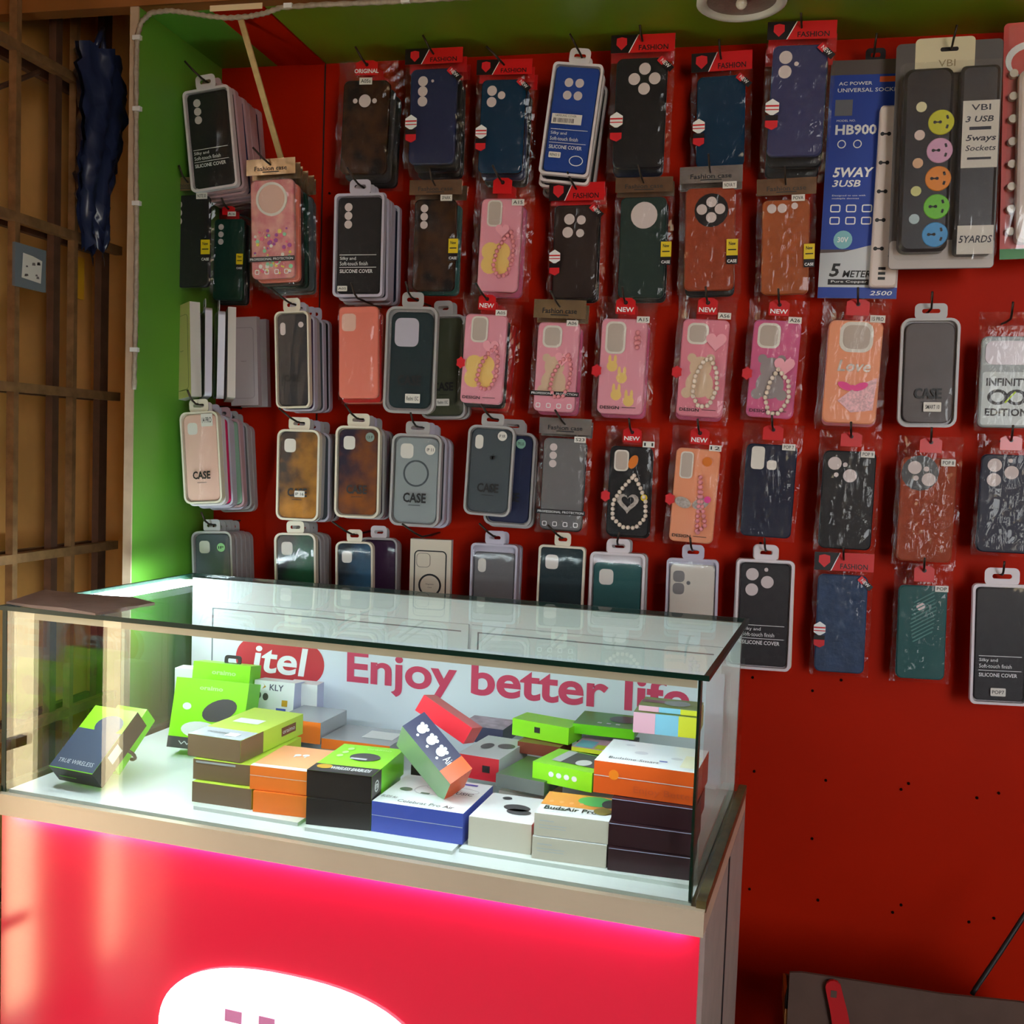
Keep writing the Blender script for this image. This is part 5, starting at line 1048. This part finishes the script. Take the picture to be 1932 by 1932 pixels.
mb = MB(); mb.smooth = True; mb.grid(14, 24, bagsurf(1)); mb.grid(14, 24, bagsurf(0), True); obj('film', mb, mat('dark_blue_film', (40, 46, 76), .3), bgp)
mb = MB(); mb.smooth = True; mb.tube([(0, -.02, .06), (.01, -.01, .10), (0, .01, .12), (-.01, .03, .09), (0, .03, .05)], .006, 6); obj('knot', mb, MATS['dark_blue_film'], bgp)

# ------------------------------------------------------------------ bottom right: carton, strap handle, cable
cbx = thing('cardboard_carton', 'open dark brown cardboard carton at the lower right', 'carton', (0, 0, 0))
a = onY((1490, 1832), 1.86); b = onY((1940, 1893), 1.86); zt2 = a.z; zb2 = b.z
m_cb = mat('dark_cardboard', (96, 72, 62), .75, noise=.15, nscale=25); m_cbi = mat('tan_cardboard', (190, 130, 70), .7)
mb = MB(); mb.add([(a.x, 1.86, .30), (b.x+.05, 1.86, .30), (b.x+.05, 1.86, zb2-.006), (b.x-.01, 1.86, zb2), (a.x+.25, 1.86, zt2-.004), (a.x+.02, 1.86, zt2), (a.x, 1.86, zt2-.003)] + [(a.x, 1.866, .30), (b.x+.05, 1.866, .30), (b.x+.05, 1.866, zb2-.006), (b.x-.01, 1.866, zb2), (a.x+.25, 1.866, zt2-.004), (a.x+.02, 1.866, zt2), (a.x, 1.866, zt2-.003)],
    [tuple(range(7)), tuple(range(13, 6, -1))]+[(i, 7+i, 7+(i+1) % 7, (i+1) % 7) for i in range(7)]); obj('front_flap', mb, m_cb, cbx)
zs = 1.3-(1.3-zt2)*2.0/1.86-.006
obj('side_wall', MB().box(a.x-.004, a.x+.002, 1.867, 2.0, .30, zs), m_cbi, cbx); obj('side_wall', MB().box(b.x+.044, b.x+.05, 1.867, 2.0, .30, zs), m_cbi, cbx); obj('back_wall', MB().box(a.x, b.x+.05, 1.994, 2.0, .30, zs), m_cb, cbx); obj('bottom', MB().box(a.x, b.x+.05, 1.86, 2.0, .29, .30), m_cb, cbx)
mb = MB(); q1 = onY((1765, 1872), 1.857); mb.smooth = True; mb.grid(10, 2, lambda u, v: (q1.x+.07*u, 1.857-.003*math.sin(9*u), q1.z-.012*v-.012*u+.003*math.sin(14*u)), False); obj('tape_scrap', mb, m_film, cbx)
tbl = thing('low_stool', 'low stool under the cardboard carton', 'stool', (a.x+.22, 1.95, 0)); m_st = mat('stool_wood', (120, 80, 50), .6)
obj('seat', MB().box(-.2, .2, -.12, .12, .265, .29), m_st, tbl)
for sx in (-1, 1):
    for sy in (-1, 1): obj('leg', MB().box(sx*.17-.015, sx*.17+.015, sy*.09-.015, sy*.09+.015, 0, .265), m_st, tbl)
hp = [onY(c_, 1.852) for c_ in ((1572, 1862), (1582, 1905), (1592, 1960), (1600, 2020))]
mb = MB(); L1 = []; L2 = []
for i, p_ in enumerate(hp): wd = .0135+.001*i; L1.append((p_.x-wd, p_.z)); L2.append((p_.x+wd, p_.z))
cap = [(hp[0].x+.0135*math.cos(k*PI/6), hp[0].z+.0135*math.sin(k*PI/6)) for k in range(1, 6)]
mb.prism(L1+L2[::-1]+cap if False else (L1[::-1][::-1] and [*L1[::-1], *[]] and (L1[::-1]+[])[::-1][::-1])[::-1] + [] if False else [*L2[::-1], *cap, *L1], 1.846, 1.852)
hd = thing('strap_handle', 'red plastic handle with square hole leaning on the carton', 'handle'); obj('grip', mb, mat('red_plastic', (200, 26, 34), .4), hd)
q1 = onY((1573, 1876), 1.845); obj('square_hole', MB().box(q1.x-.005, q1.x+.005, 1.8452, 1.8462, q1.z-.006, q1.z+.006), m_cb, hd)
P = [onY((1960, 1690), 1.95), onY((1932, 1728), 1.94), onY((1885, 1800), 1.91), onY((1840, 1866), 1.885), onY((1834, 1876), 1.885)]
mb = MB(); mb.smooth = True; mb.tube(P, .0042, 8); tag(obj('black_cable', mb, m_blk), 'black cable running down into the cardboard carton', 'cable')
P = [onY((1489, 1858), 1.875), onY((1484, 1880), 1.87), onY((1483, 1905), 1.872), onY((1488, 1960), 1.88)]
mb = MB(); mb.smooth = True; mb.tube(P, .003, 6); tag(obj('black_cable', mb, m_blk), 'short black cord hanging at the carton corner', 'cable')
